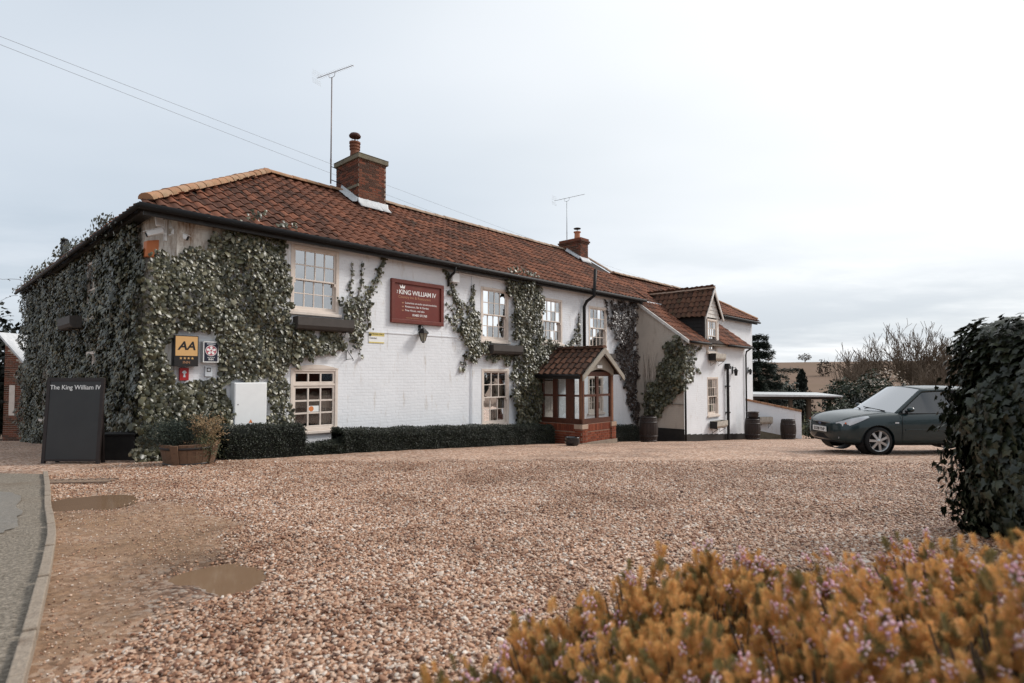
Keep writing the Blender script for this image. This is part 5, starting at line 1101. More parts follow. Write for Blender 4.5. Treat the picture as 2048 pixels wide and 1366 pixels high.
climber('ivy', 'thick ivy round the gold sign and meter box on the white front', 'ivy', [(I1, [I1h, rect(1.30, 2.02, .05, 1.0)], 'front', .24, 880), ([(2.55, 2.05), (3.9, 1.95), (3.4, 1.55), (2.65, 1.5)], [], 'front', .16, 500), ([(-.25, 3.2), (.2, 3.1), (.12, 2.2), (.12, .8), (1.2, .9), (1.25, 0), (.3, -.5), (-.25, -.6)], [], 'front', .36, 560)], [([(1.5, 4.15), (1.7, 4.35), (1.9, 4.4)], 'front', 60, .07, .30), ([(2.1, 4.1), (2.45, 4.3), (2.6, 4.2)], 'front', 60, .07, .35)], MT['ivy'], .064, (1.0, -.1, -.5))
V2 = [([(4.06, 2.86), (3.96, 3.14), (4.04, 3.42), (4.01, 3.74)], 'front', 30, .05), ([(4.15, 2.86), (4.26, 3.17), (4.28, 3.53), (4.3, 3.81)], 'front', 30, .04), ([(4.33, 2.76), (4.5, 3.08), (4.7, 3.4), (4.81, 3.79), (4.92, 4.03)], 'front', 110, .085), ([(4.47, 2.2), (4.44, 2.65), (4.53, 2.9)], 'front', 90, .07), ([(4.1, 2.2), (4.25, 1.7), (4.28, 1.55)], 'front', 40, .07)]
climber('ivy', 'fan of young ivy branching between the window and the red sign', 'ivy', [([(3.76, 2.87), (3.99, 2.97), (4.29, 2.73), (4.50, 2.86), (4.45, 2.42), (4.3, 1.85), (4.01, 1.86), (3.79, 2.37)], [], 'front', .14, 800)], V2, MT['ivy'], .060, (4.1, -.05, 1.6))
V3 = [([(8.0, 1.81), (7.52, 2.49), (7.33, 3.03), (7.15, 3.5), (6.84, 3.94)], 'front', 110, .10), ([(8.1, 1.96), (7.9, 2.66), (7.84, 3.22), (7.9, 3.65)], 'front', 120, .085), ([(7.9, 2.66), (7.61, 3.06), (7.33, 3.17), (6.88, 3.4)], 'front', 60, .07), ([(7.61, 2.22), (7.28, 2.41), (6.88, 2.72)], 'front', 70, .08), ([(7.3, 2.6), (7.1, 2.9), (6.9, 3.05)], 'front', 40, .06), ([(7.9, 1.95), (8.0, 2.38), (8.05, 2.89)], 'front', 140, .08), ([(7.6, 1.7), (7.55, 1.4), (7.5, 1.2)], 'front', 50, .06)]
climber('ivy', 'branching ivy spreading right of the red sign and around a window box', 'ivy', [([(7.45, 2.5), (7.75, 2.8), (8.05, 2.7), (8.2, 2.0), (9.34, 1.95), (9.5, 1.63), (9.28, 1.4), (8.7, 1.54), (8.0, 1.6), (7.6, 1.5), (7.5, 1.9)], [rect(8.45, 9.6, 1.74, 2.02)], 'front', .14, 800)], V3, MT['ivy'], .063, (8.0, -.05, 1.3))
climber('ivy', 'tall dense column of ivy between the two middle upper windows', 'ivy', [([(9.10, 4.12), (10.90, 4.12), (10.95, 3.67), (10.86, 2.23), (11.6, 2.06), (11.5, 1.93), (10.80, 1.34), (10.86, -.7), (9.62, -.75), (9.50, 1.25), (9.55, 2.46), (9.50, 3.37)], [], 'front', .30, 800)], [([(9.0, 4.15), (9.6, 4.25), (10.4, 4.2)], 'front', 110, .08, .35), ([(10.9, 2.2), (11.4, 2.15), (11.9, 2.0)], 'front', 110, .10, .2)], MT['ivy'], .066, (10.2, -.1, -.9))
climber('ivy', 'small triangle of ivy beside the black vent pipe', 'ivy', [([(12.12, 1.95), (12.6, 2.6), (12.95, 3.05), (13.0, 1.95)], [], 'front', .10, 300)], [([(12.9, 2.6), (12.95, 3.3)], 'front', 30, .04)], MT['ivy'], .072, (12.6, -.05, 1.9))
climber('creeper', 'dark purplish creeper hanging beside the beige wing wall', 'creeper', [([(14.75, 3.92), (16.65, 3.9), (16.82, -1.2), (16.40, -.6), (15.76, .72), (15.45, 1.29), (15.15, 2.22), (14.9, 3.14)], [], 'front', .22, 430)], [([(14.6, 3.9), (14.75, 3.4), (14.8, 2.9)], 'front', 50, .06)], MT['creeper'], .075, (16.2, -.1, -1.3))
climber('ivy', 'bushy ivy leaning over the corner of the beige wing wall', 'ivy', [([(-.35, -.6), (-.5, .42), (-1.05, 1.29), (-1.40, 2.24), (-1.65, 2.5), (-2.05, 2.5), (-2.05, .85), (-1.53, .10), (-.9, -.5)], [], 'wing', .42, 640), ([(16.7, 2.30), (17.5, 2.25), (17.7, 1.8), (17.4, 1.05), (16.97, .7), (16.7, .7)], [], 'wingfront', .12, 260)], [([(17.5, 2.2), (17.9, 2.1), (18.3, 2.25)], 'wingfront', 25, .05), ([(17.5, 1.6), (17.9, 1.3), (18.2, 1.1)], 'wingfront', 12, .05)], MT['ivy'], .09, (16.7, -1.2, -1.4))
# bare stems fanned on the beige wall
bs = MB()
for i in range(16):
    y, z = -.35-.02*i, -.3; f = PLANES['wing'][0]; pts = []
    for k in range(9):
        pts.append(Vector(f(np.array([y]), np.array([z]), np.array([.012]))[0])); y += R.uniform(-.06, .03)-.012*(i-8)*.25; z += R.uniform(.18, .34)
        if z > 3.75+y*.75-.15: break
    if len(pts) > 2: tube_np(bs, pts, .007, .002)
cr_ = thing('bare_creeper', 'leafless creeper stems spread over the beige wing wall', 'creeper', group='climbing plants on the inn'); bs.build('stem', MT['stem'], cr_); rebase(cr_, 16.75, -.5, -1.3)
tw = MB()
for (X, Y, Z, dx, dz) in ((-.35, 12.6, 4.15, -1.0, .12), (-.35, 14.6, 3.9, -.8, -.35), (-.4, 15.0, 3.2, -.7, -.15)):
    p = [Vector((X+dx*i/5, Y+.1*i/5, Z+dz*i/5+.05*math.sin(i*1.4))) for i in range(6)]; tube_np(tw, p, .008, .003)
    for q in p[1:]: (lambda o_, m_, k_: tw.add([q+o_+(m_ @ Vector(v))*k_ for v in ((0, 0, 0), (-.3, 0, -.5), (0, .1, -1), (.3, 0, -.5))], [(0, 1, 2, 3)]))(Vector((R.gauss(0, .05), 0, R.gauss(0, .03))), Matrix.Rotation(R.uniform(0, 6.28), 3, 'Y'), R.uniform(.03, .085))
t_ = thing('loose_shoots', 'thin loose ivy shoots sticking out from the far eaves', 'ivy', group='climbing plants on the inn'); tw.build('stem', MT['creeper'], t_); rebase(t_, -.4, 14, 3.5)

# ---------------------------------------------------------------- clipped hedges at the foot of the wall
def box_hedge(label, x0, x1, y0, y1, zt0, zt1, dens=2600, lump=.06):
    root = thing('box_hedge', label, 'hedge', group='clipped hedges along the front wall'); zg = lambda x, y: gz(LW(x, y).y)-.05
    nx = max(4, int((x1-x0)/.12)); core = MB(); G = []; yc = (y0+y1)/2; prof = [(y0, 0), (y0, .5), (y0+.02, .85), (y0+.10, 1), (yc, 1.02), (y1-.05, 1), (y1, .8), (y1, 0)]
    def surf(x, k, f=1.0):
        yy, h = prof[k]; zt = zt0+(zt1-zt0)*(x-x0)/(x1-x0)+lump*mnoise.noise((x*2.1, k*.3, 1)); b = zg(x, yy); off = lump*1.2*mnoise.noise((x*2.7, k*.7, 7))
        return (x, yc+(yy-yc)*f+off*(1 if h < .95 else 0), b+(zt-b)*h*f)
    for i in range(nx+1):
        for k in range(len(prof)): G.append(surf(x0+(x1-x0)*i/nx, k, .94))
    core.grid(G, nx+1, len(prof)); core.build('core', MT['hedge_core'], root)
    S = []
    n = int((x1-x0)*((y1-y0)+.6)*dens)
    for _ in range(n):
        x = R.uniform(x0, x1); k = R.choice((0, 0, 1, 1, 2, 3, 3, 4, 5)); t = R.random(); a, b = Vector(surf(x, k)), Vector(surf(x, k+1)); S.append(a.lerp(b, t))
    for xe, sg in ((x0, -1), (x1, 1)):
        for _ in range(int(n*.5/(x1-x0))):
            k = R.randrange(len(prof)-1); a, b = Vector(surf(xe, k)), Vector(surf(xe, k+1)); c = Vector((xe, yc, (a.z+b.z)/2)); S.append(a.lerp(b, R.random()).lerp(c, R.random())+Vector((sg*R.uniform(0, .03), 0, 0)))
    P = np.array([tuple(p) for p in S])+rng.normal(size=(len(S), 3))*.012
    V, F = scatter(OVAL_V, OVAL_F, P, basis(np.array([0, -.5, .7])+unit(len(P))*.9, unit(len(P))+np.array([0, 0, .4])), rng.uniform(.022, .042, len(P)))
    link('foliage', npmesh('foliage', V, F), MT['box'], root)['kind'] = 'stuff'; rebase(root, (x0+x1)/2, yc, zg((x0+x1)/2, yc))
box_hedge('tall clipped dark hedge between the planter tub and the arched window', .92, 2.40, -1.05, -.38, .13, .08)
box_hedge('very low dark hedge under the arched window', 2.44, 3.30, -.95, -.40, -.30, -.32, lump=.07)
box_hedge('long clipped dark hedge under the white wall up to the porch', 3.34, 10.40, -.98, -.35, -.07, -.42)
box_hedge('short dark hedge between the porch and the barrel', 12.75, 15.7, -.75, -.15, -.62, -.80, dens=1500)

# ---------------------------------------------------------------- planter tub, trough, blackboard, pot by the porch
MT['tub'] = mat('weathered tub wood', [(.085, .048, .030), (.15, .088, .055), (.12, .07, .045)], rough=.85, vscale=14, bump=.3)
def spray(n, base_fn, length, material, parent, name, size, spread=.6, up=.6):
    """feathery conifer: many small flat sprays"""
    P, T = [], []
    for _ in range(n):
        p, d = base_fn(); d = Vector(d).normalized(); L = length*R.uniform(.5, 1.1)
        for k in range(14):
            t = k/14; q = Vector(p)+d*L*t+Vector((0, 0, -.25*L*t*t)); 
            P.append(tuple(q+Vector((R.gauss(0, .012), R.gauss(0, .012), R.gauss(0, .012))))); T.append(tuple(d+Vector((R.gauss(0, spread), R.gauss(0, spread), R.gauss(0, spread)))))
    P, T = np.array(P), np.array(T); V, F = scatter(OVAL_V, OVAL_F, P, basis(unit(len(P))+np.array([0, -.3, .5]), T), np.stack([size*rng.uniform(.5, .9, len(P)), size*rng.uniform(.8, 1.5, len(P)), np.full(len(P), size)], 1))
    o = link(name, npmesh(name, V, F), material, parent); o['kind'] = 'stuff'; return o
def tub():
    X, Y = -5.42, 9.62; z = yard_z(X, Y); root = thing('planter_tub', 'wooden half barrel planter standing in front of the ivy', 'planter', (X, Y, z-.01)); n = 22; rt, rb, h = .45, .37, .36
    for k in range(n):
        mb = MB(); pts = []
        for zz, r in ((0, rb), (h, rt)):
            for a in (2*math.pi*(k+.02)/n, 2*math.pi*(k+.98)/n): pts.append((r*math.cos(a), r*math.sin(a), zz))
        mb.grid(pts, 2, 2); mb.build('stave', MT['tub'], root, solid=-.03)
    for t in (.1, .82): r = rb+(rt-rb)*t; MB().lathe([(r+.004, h*t-.02), (r+.010, h*t), (r+.010, h*t+.02)], n=28).build('hoop', MT['hoop'], root, smooth=True)
    MB().lathe([(.001, h-.05), (rt-.03, h-.05)], n=20).build('soil', MT['hedge_core'], root)
    pl = thing('dwarf_conifer', 'spreading dark green conifer in the planter tub', 'shrub', (X, Y, z+.30))
    def b1():
        a = R.uniform(0, 6.28); return (-.12+.25*math.cos(a)*R.random(), .2*math.sin(a)*R.random(), R.uniform(0, .38)), (math.cos(a)-.3, math.sin(a)-.2, R.uniform(.0, .9))
    spray(620, b1, .50, MT['conifer'], pl, 'foliage', .030)
    pl = thing('golden_conifer', 'upright yellow tipped conifer at the right of the planter tub', 'shrub', (X+.28, Y-.05, z+.30))
    def b2():
        a = R.uniform(0, 6.28); return (.08*math.cos(a), .08*math.sin(a), R.uniform(0, .45)), (math.cos(a)*.6+.15, math.sin(a)*.6, R.uniform(.1, 1.2))
    spray(150, b2, .30, MT['gold_leaf'], pl, 'foliage', .032); spray(120, lambda: ((b2()[0][0], b2()[0][1], R.uniform(-.1, .2)), (R.uniform(-.2, 1), R.uniform(-1, .3), R.uniform(-.5, .4))), .30, MT['conifer_pale'], pl, 'lower_foliage', .032)
MT['gold_leaf'] = mat('golden conifer leaf', [(.12, .10, .04), (.26, .17, .085), (.36, .22, .13)], rough=.6, vscale=6, island=True); MT['conifer_pale'] = mat('light conifer leaf', [(.035, .042, .02), (.08, .085, .04), (.12, .115, .06)], rough=.6, vscale=6, island=True)  # paler green for the lower sprays of the golden conifer
tub()
s = thing('trough', 'black trough on the ground behind the blackboard', 'planter', (-7.20, 10.55, gz(10.55)-.01), .1); MB().box(-.35, .30, -.15, .15, 0, .46).box(-.37, .32, -.17, .17, .46, .50).build('body', MT['black_paint'], s, bevel=.01)
def a_board():
    X, Y = -7.50, 9.75; z = gz(9.75)-.01; s = thing('pavement_board', 'large dark blackboard with the inn name standing on the gravel', 'sign board', (X, Y, z), -.02)
    def leaf(tilt, yoff, front):
        e_ = bpy.data.objects.new('t', None)
        f = MB().box(-.50, -.44, -.02, .02, .0, 1.47).box(.44, .50, -.02, .02, .0, 1.47).box(-.44, .44, -.02, .02, 1.41, 1.47).box(-.44, .44, -.02, .02, .05, .09).build('frame', MT['board_frame'], s, bevel=.005)
        p = MB().box(-.44, .44, -.012, .012, .09, 1.41).build('panel', MT['board'], f)
        f.rotation_euler = (tilt, 0, 0); f.location = (0, yoff, 0); return f
    f = leaf(-.06, -.03, True); leaf(.06, .18, False).scale = (.86, 1, .96)
    t = text('The King William IV', .108, MT['print_white'], f, 0, -.0135, 1.27, 'CENTER', bold=.0008); t.name = 'lettering'
a_board()
s = thing('plant_pot', 'glazed black bowl on the gravel in front of the porch', 'pot', (1.66, 15.75, gz(15.75)-.01)); MB().lathe([(.13, 0), (.19, .05), (.215, .15), (.20, .215), (.215, .225), (.215, .245), (.185, .245), (.18, .19), (.001, .19)], n=20).build('bowl', mat('black glaze', (.012, .013, .016), rough=.15, spec=.6), s, smooth=True); MB().lathe([(.001, .195), (.178, .195)], n=16).build('soil', MT['hedge_core'], s)
# drain grating in the gravel
s = thing('drain_grate', 'rusty drain grating let into the gravel near the blackboard', 'drain', (-5.55, 7.3, gz(7.3)+.012), .15)
for i in range(11): MB().box(-.42+i*.078, -.385+i*.078, -.10, .10, 0, .012).build('bar', MT['grate'], s)
MB().box(-.44, .44, -.125, -.10, 0, .014).box(-.44, .44, .10, .125, 0, .014).build('frame', MT['grate'], s)

# ---------------------------------------------------------------- ivy hedge close on the right
def near_hedge():
    root = thing('ivy_hedge', 'tall hedge of large dark ivy leaves close on the right', 'hedge', (5.2, 4.1, gz(4.1)))
    cx, cy, cz, rx, ry, rz = 0.56, 0, .66, 2.22, .70, 1.05
    def sp(u):                                            # superellipsoid
        k = (abs(u[0])**8+abs(u[1])**8+abs(u[2])**8)**(-1/8); v = Vector(u)*k
        return v
    def place(v, f=1.0):
        n = 1+.06*mnoise.noise((v.x*3, v.y*3, v.z*3))+.035*mnoise.noise((v.x*9, v.y*9, v.z*9)); x, y, z = v.x*rx*f*n, v.y*ry*f*n, v.z*rz*f*n
        return Vector((cx+x+max(0, -.15*v.z) + .06*v.x*v.z*-1, cy+y, cz+z))
    core = MB(); nu, nv = 24, 40; G = []
    for i in range(nu+1):
        for j in range(nv+1):
            a, b = math.pi*i/nu-math.pi/2, 2*math.pi*j/nv; G.append(place(sp((math.cos(a)*math.cos(b), math.cos(a)*math.sin(b), math.sin(a))), .97))
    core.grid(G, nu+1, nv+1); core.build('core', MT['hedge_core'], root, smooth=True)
    P, Nn = [], []
    for _ in range(18000):
        u = Vector(unit(1)[0]) if R.random() < .6 else Vector((-1, R.uniform(-1, 1), R.uniform(-1, 1))); v = sp(u)
        p = place(v, R.uniform(.95, 1.03)); 
        nrm = Vector((abs(v.x)**2.2*math.copysign(1, v.x)/rx, abs(v.y)**2.2*math.copysign(1, v.y)/ry, abs(v.z)**2.2*math.copysign(1, v.z)/rz)).normalized()
        w = p+Vector((5.2, 4.1, 0)); vis = nrm.dot(-Vector((w.x, w.y, w.z-CAMZ)).normalized())
        if p.x > .6 and R.random() > .25: continue
        if vis < -.35 and R.random() > .3: continue
        P.append(p); Nn.append((nrm, vis))
    order = sorted(range(len(P)), key=lambda i: (P[i]+Vector((5.2, 4.1, 0))).length-(.8 if Nn[i][1] > .1 else 0)+(2 if (P[i].x > -.9) else 0))
    me = MB().add(IVY_V, IVY_F).mesh('leaf', False); me.materials.append(MT['ivy_near'])
    def frame(i):
        n = Nn[i][0]+Vector(unit(1)[0])*.55+Vector((0, 0, .2)); t = Vector((0, 0, -1))+Vector(unit(1)[0])*.6
        n.normalize(); t = (t-n*t.dot(n)).normalized(); return Matrix((t.cross(n), t, n)).transposed()
    for i in order[:300]:
        o = link('leaf', me, None, root); o.location = P[i]+Nn[i][0]*.02; o.rotation_euler = frame(i).to_euler(); k = R.uniform(.05, .095); o.scale = (k, k, k)
    rest = order[300:]; pos = np.array([tuple(P[i]) for i in rest]); Rm = np.array([np.array(frame(i)) for i in rest])
    V, F = scatter(IVY_V, IVY_F, pos, Rm, rng.uniform(.042, .08, len(rest))); link('leaves', npmesh('leaves', V, F), MT['ivy_near'], root)['kind'] = 'stuff'
near_hedge()

# ---------------------------------------------------------------- parked car (nose at x=0, body runs to +x, y lateral, z up)
def car():
    paint = mat('dark green grey car paint', [(.007, .021, .024), (.009, .025, .028)], rough=.30, vscale=30, spec=.4, coat=.45); black = mat('black car plastic', (.012, .012, .013), rough=.65, spec=.25)
    tyre = mat('tyre rubber', (.012, .012, .012), rough=.85); alloy = mat('silver alloy', [(.42, .42, .42), (.50, .50, .50)], rough=.35, metal=.7, vscale=8); lens = mat('headlight lens', [(.42, .44, .46), (.62, .64, .66)], rough=.06, spec=.8, vscale=9)
    glass = glass_mat('car glass', .05, (.07, .08, .085)); screen = glass_mat('windscreen glass', .45, (.22, .26, .27)); amber = mat('amber lens', (.60, .16, .08), rough=.2); seat = mat('car seat cloth', (.03, .03, .033), rough=.9)
    root = thing('parked_car', 'dark green small hatchback parked on the gravel behind the ivy hedge', 'car', (7.53-.76, 11.8+.74, gz(11.8)-.005), 0.02)
    S = [  # x, half width, z bottom, z mid, z belt, z centre, hood shoulder share
        (0.00, .34, .34, .46, .575, .60), (.04, .51, .26, .45, .62, .65), (.13, .66, .22, .46, .66, .715), (.28, .765, .20, .48, .725, .80), (.50, .805, .19, .50, .775, .845), (.80, .822, .19, .52, .815, .880), (1.05, .828, .19, .53, .835, .90), (1.30, .832, .19, .54, .845, .90), (1.8, .838, .19, .54, .855, .87), (2.4, .838, .19, .54, .87, .88), (3.0, .832, .20, .55, .89, .90), (3.5, .81, .22, .56, .91, .92), (3.78, .75, .27, .57, .92, .93), (3.88, .62, .34, .58, .88, .89)]
    def ring(x, w, zb, zm, zl, zc):
        h = [(0, zb), (w*.55, zb), (w*.90, zb+.015), (w*.985, zb+.09), (w, zm), (w*.992, zl-.13), (w*.955, zl-.03), (w*.90, zl+.012), (w*.70, zl+(zc-zl)*.62), (w*.38, zl+(zc-zl)*.93), (0, zc)]
        return [(x, y, z) for y, z in h]+[(x, -y, z) for y, z in h[-2:0:-1]]
    mb = MB(); rings = [ring(*s) for s in S]; k = len(rings[0])
    for r in rings: mb.v += r
    for i in range(len(rings)-1):
        for j in range(k): mb.f.append((i*k+j, i*k+(j+1) % k, (i+1)*k+(j+1) % k, (i+1)*k+j))
    mb.f.append(tuple(range(k-1, -1, -1))); mb.f.append(tuple((len(rings)-1)*k+j for j in range(k)))
    tmp = mb.build('tmp', paint); sm = tmp.modifiers.new('s', 'SUBSURF'); sm.levels = 2; sm.render_levels = 2
    cut = MB()
    for cx in (.76, 3.25): cut.lathe([(.325, -1.0), (.325, -.55)], (cx, 0, .285), 40, 'y'); cut.lathe([(.325, .55), (.325, 1.0)], (cx, 0, .285), 40, 'y')
    co = cut.build('cut', black); bo = tmp.modifiers.new('b', 'BOOLEAN'); bo.object = co; bo.operation = 'DIFFERENCE'; bo.solver = 'EXACT'
    dg = bpy.context.evaluated_depsgraph_get(); dg.update(); me = bpy.data.meshes.new_from_object(tmp.evaluated_get(dg)); bpy.data.objects.remove(tmp); bpy.data.objects.remove(co)
    me.materials.clear(); me.materials.append(paint)
    me.polygons.foreach_set('use_smooth', [True]*len(me.polygons)); body = link('body', me, None, root)
    try: me.set_sharp_from_angle(angle=math.radians(32))
    except Exception: pass
    # greenhouse
    BW = lambda z: .765-.40*max(0, z-.90)                  # half width of the cabin at height z
    A0, A1, B1, B0, ZB, ZR = (1.02, .90), (1.90, 1.335), (3.25, 1.30), (3.80, .96), .90, 1.335
    def wsc(u, v):                                         # windscreen: u across -1..1, v 0 base..1 top
        w = (.70+(.54-.70)*v)*u; bow = .26*(1-v*.45)*u*u; x = (.90+(1.68-.90)*v)+bow*1.0; z = .882+(1.39-.882)*v-.035*u*u-.02*v*u*u; return (x, w, z)
    nu, nv = 17, 7
    MB().grid([wsc(-1+2*i/(nu-1), j/(nv-1)) for i in range(nu) for j in range(nv)], nu, nv).build('windscreen', screen, root, smooth=True)
    def roofp(u, v):                                       # roof: v 0 front..1 rear
        w = (.545+.03*math.sin(math.pi*v)-.03*v)*u; f = wsc(u, 1.0); x = f[0]+(3.45-f[0])*v; z = f[2]+.045*math.sin(math.pi*min(1, v*1.15)*.62)-.07*v*v-.02*u*u*0; return (x, w, z)
    MB().grid([roofp(-1+2*i/16, j/10) for i in range(17) for j in range(11)], 17, 11).build('roof', paint, root, smooth=True, solid=.02)
    MB().grid([(3.45+(.36)*j/6, roofp(-1+2*i/16, 1)[1]*(1+.28*j/6), roofp(-1+2*i/16, 1)[2]+(.965-roofp(-1+2*i/16, 1)[2])*j/6) for i in range(17) for j in range(7)], 17, 7).build('rear_window', glass, root, smooth=True)
    for sg in (1, -1):
        # A pillar, roof rail and C pillar as one curved band along the window outline
        out = []; n = 26
        for i in range(n+1):
            t = i/n
            if t < .42: q = t/.42; p = wsc(sg, q); o = Vector((p[0], p[1], p[2])); inn_ = Vector((p[0]+.075, p[1]+sg*.008, p[2]-.028))
            elif t < .85: q = (t-.42)/.43; p = roofp(sg, q); o = Vector(p); inn_ = Vector((p[0]+.03*(1-q), p[1]+sg*.028, p[2]-.055))
            else: q = (t-.85)/.15; a = Vector(roofp(sg, 1)); b = Vector((3.81, sg*.66, .955)); o = a.lerp(b, q); inn_ = o+Vector((-.34+.05*q, sg*.055, -.05+.05*q))
            out += [o-Vector((0, sg*.004, -.004)), o.lerp(inn_, .5)+Vector((0, sg*.014, .002)), inn_]
        MB().grid([tuple(p) for p in out], n+1, 3).build('pillar', paint, root, smooth=True, solid=.012*sg)
        top = [Vector(out[3*i+2]) for i in range(n+1)]; m = []
        for p in top: m += [(p.x, p.y-sg*.004, p.z+.004), (p.x+0*(.9-p.z), p.y+(sg*.768-p.y)*.5, (p.z+.845)/2), (p.x, sg*.775, .842)]
        MB().grid(m, n+1, 3).build('side_window', glass, root, smooth=True)
        MB().box(1.20, 3.50, sg*.775-.008, sg*.775+.008, .836, .853).build('window_seal', black, root)
        MB().box(2.36, 2.44, sg*.70-.015, sg*.70+.015, .85, 1.32).build('pillar_trim', black, root).rotation_euler = (0, 0, 0)
        # door lines, handle, side rubbing strip, mirror, repeater
        def side(x, z): 
            return sg*(.8345-.02*max(0, z-.78)*3-.012*max(0, .35-z)*4)
        for x in (1.24, 2.40): MB().tube([(x, side(x, z)+sg*.0015, z) for z in (.27, .40, .55, .7, .78, .825)], .004, 4).build('door_gap', black, root)
        MB().box(1.30, 2.34, min(side(0, .5), side(0, .5)+sg*.010), max(side(0, .5), side(0, .5)+sg*.010), .50, .53).build('rubbing_strip', paint, root, bevel=.004)
        MB().box(2.12, 2.30, min(side(0, .72), side(0, .72)+sg*.022), max(side(0, .72), side(0, .72)+sg*.022), .70, .73).build('door_handle', paint, root, bevel=.008)
        MB().box(1.09, 1.17, min(sg*.826, sg*.832), max(sg*.826, sg*.832), .645, .675).build('side_repeater', lens, root)
        mi = MB(); G = []
        for i in range(7):
            a = math.pi*i/6
            for j in range(10): b = 2*math.pi*j/9; G.append((1.40-.055*math.cos(a)*1.0+.03*math.sin(b)*math.sin(a)*0, sg*(.86+.075*math.sin(a)**.6*math.cos(b)), .935+.055*math.sin(a)**.6*math.sin(b)))
        mi.grid(G, 7, 10); mi.build('mirror', paint, root, smooth=True); MB().box(1.36, 1.42, min(sg*.74, sg*.83), max(sg*.74, sg*.83), .87, .91).build('mirror_arm', black, root)
        # headlight: swept lens wrapped on the corner, standing a little proud of the wing
        hl = []
        for i in range(9):
            t = i/8; x = .07+.50*t; wv = np.interp(x, [s_[0] for s_ in S], [s_[1] for s_ in S]); zl = np.interp(x, [s_[0] for s_ in S], [s_[4] for s_ in S])
            zt = zl+.010+.012*math.sin(math.pi*t); zb_ = zl-.13+.115*t**1.6
            for j in range(4): q = j/3; z = zb_+(zt-zb_)*q; y = wv*(.985-.055*q*q)*(1-.10*(1-t)**3)+.010; hl.append((x-.012*(1-t), sg*y, z))
        MB().grid(hl, 9, 4).build('headlight', lens, root, smooth=True); 
        MB().lathe([(.001, .012), (.016, .010), (.02, 0)], (.155, sg*.672, .64), 12, 'y').build('indicator', amber, root).scale = (1, 1, 1)
        MB().lathe([(.001, -.012), (.035, -.008), (.042, .012)], (.085, sg*.52, .34), 14, 'x').build('fog_light', lens, root)
        # wheels
        for cx in (.76, 3.25):
            y0 = sg*.80
            wl = MB().lathe([(.215, -.10), (.262, -.095), (.284, -.07), (.288, -.03), (.288, .03), (.284, .07), (.262, .092), (.222, .095)], (cx, sg*.725, .285), 36, 'y', False).build('wheel', tyre, root, smooth=True)
            MB().lathe([(.222, sg*.088), (.216, sg*.094), (.204, sg*.085), (.196, sg*.03), (.19, sg*.012)], (cx, sg*.725, .285), 36, 'y', False).build('rim', alloy, wl, smooth=True)
            MB().lathe([(.001, sg*.02), (.198, sg*.012)], (cx, sg*.725, .285), 24, 'y').build('brake_disc', black, wl); MB().lathe([(.001, -sg*.085), (.218, -sg*.09)], (cx, sg*.725, .285), 24, 'y', False).build('inner_disc', tyre, wl)
            for q in range(7):
                a = 2*math.pi*q/7+.4; ca, sa = math.cos(a), math.sin(a); px_ = [(cx+ca*r-sa*h, sg*(.725+d), .285+sa*r+ca*h) for r, h, d in ((.03, -.022, .082), (.03, .022, .082), (.205, .026, .070), (.205, -.026, .070), (.03, -.022, .05), (.03, .022, .05), (.205, .026, .04), (.205, -.026, .04))]
                MB().add(px_, [(0,1,2,3),(4,7,6,5),(0,4,5,1),(1,5,6,2),(2,6,7,3),(3,7,4,0)]).build('spoke', alloy, wl)
            MB().lathe([(.001, sg*.092), (.035, sg*.088), (.05, sg*.07)], (cx, sg*.725, .285), 16, 'y').build('hub', alloy, wl, smooth=True)
            MB().lathe([(.326, -.25*sg), (.328, .085*sg)], (cx, sg*.725, .285), 40, 'y', False).build('arch_liner', black, root)
    # front: grille, plate, bumper slot, badge
    def nose(y): return .012+.15*(abs(y)/.60)**2.2
    MB().grid([(nose(y)-.014+.012*(1-j)*0, y, .565+.055*j-.012*(abs(y)/.4)**2) for y in [-.36+.72*i/14 for i in range(15)] for j in (0, 1)], 15, 2).build('grille', black, root)
    MB().grid([(nose(y)-.020, y, .627-.012*(abs(y)/.4)**2+.012*j) for y in [-.38+.76*i/14 for i in range(15)] for j in (0, 1)], 15, 2).build('grille_bar', alloy, root)
    MB().grid([(nose(y)+.018-.03, y, .285+.10*j) for y in [-.50+1.0*i/14 for i in range(15)] for j in (0, 1)], 15, 2).build('lower_intake', black, root)
    MB().grid([(nose(y)+.03-.01, y, .22+.03*j) for y in [-.60+1.2*i/14 for i in range(15)] for j in (0, 1)], 15, 2).build('chin_spoiler', black, root)
    pl = MB().box(-.024, -.014, -.26, .26, .425, .535).build('number_plate', mat('white plate', (.74, .74, .72), rough=.4), root, bevel=.004)
    t = text('EO08 YNP', .092, MT['black_print'], pl, 0, 0, 0, 'CENTER', bold=.002)
    for v in t.data.vertices: p = v.co.copy(); v.co = (-.0255+p.y*0, -p.x, .447+p.z)
    n = 16; bd = MB().add([(-.010, 0, .600)]+[(-.010, .055*math.cos(6.2832*i/n), .600+.022*math.sin(6.2832*i/n)) for i in range(n)], [(0, 1+i, 1+(i+1) % n) for i in range(n)]).build('badge', mat('blue badge', (.10, .13, .22), rough=.3), root)
    # hood line, wipers, interior
    for sg in (1, -1): MB().tube([(x, sg*np.interp(x, [s_[0] for s_ in S], [s_[1] for s_ in S])*.80, np.interp(x, [s_[0] for s_ in S], [s_[4] for s_ in S])+np.interp(x, [s_[0] for s_ in S], [s_[5]-s_[4] for s_ in S])*.42+.004) for x in (.16, .3, .5, .7, .9, 1.02)], .004, 4).build('bonnet_gap', black, root)
    for y0, y1 in ((-.55, -.02), (.02, .58)):
        a, b = wsc(y0/.68, .03), wsc(y1/.68, .10); MB().tube([(a[0]-.02, y0, a[2]+.014), (b[0]-.02, y1, b[2]+.016)], .010, 5).build('wiper', black, root)
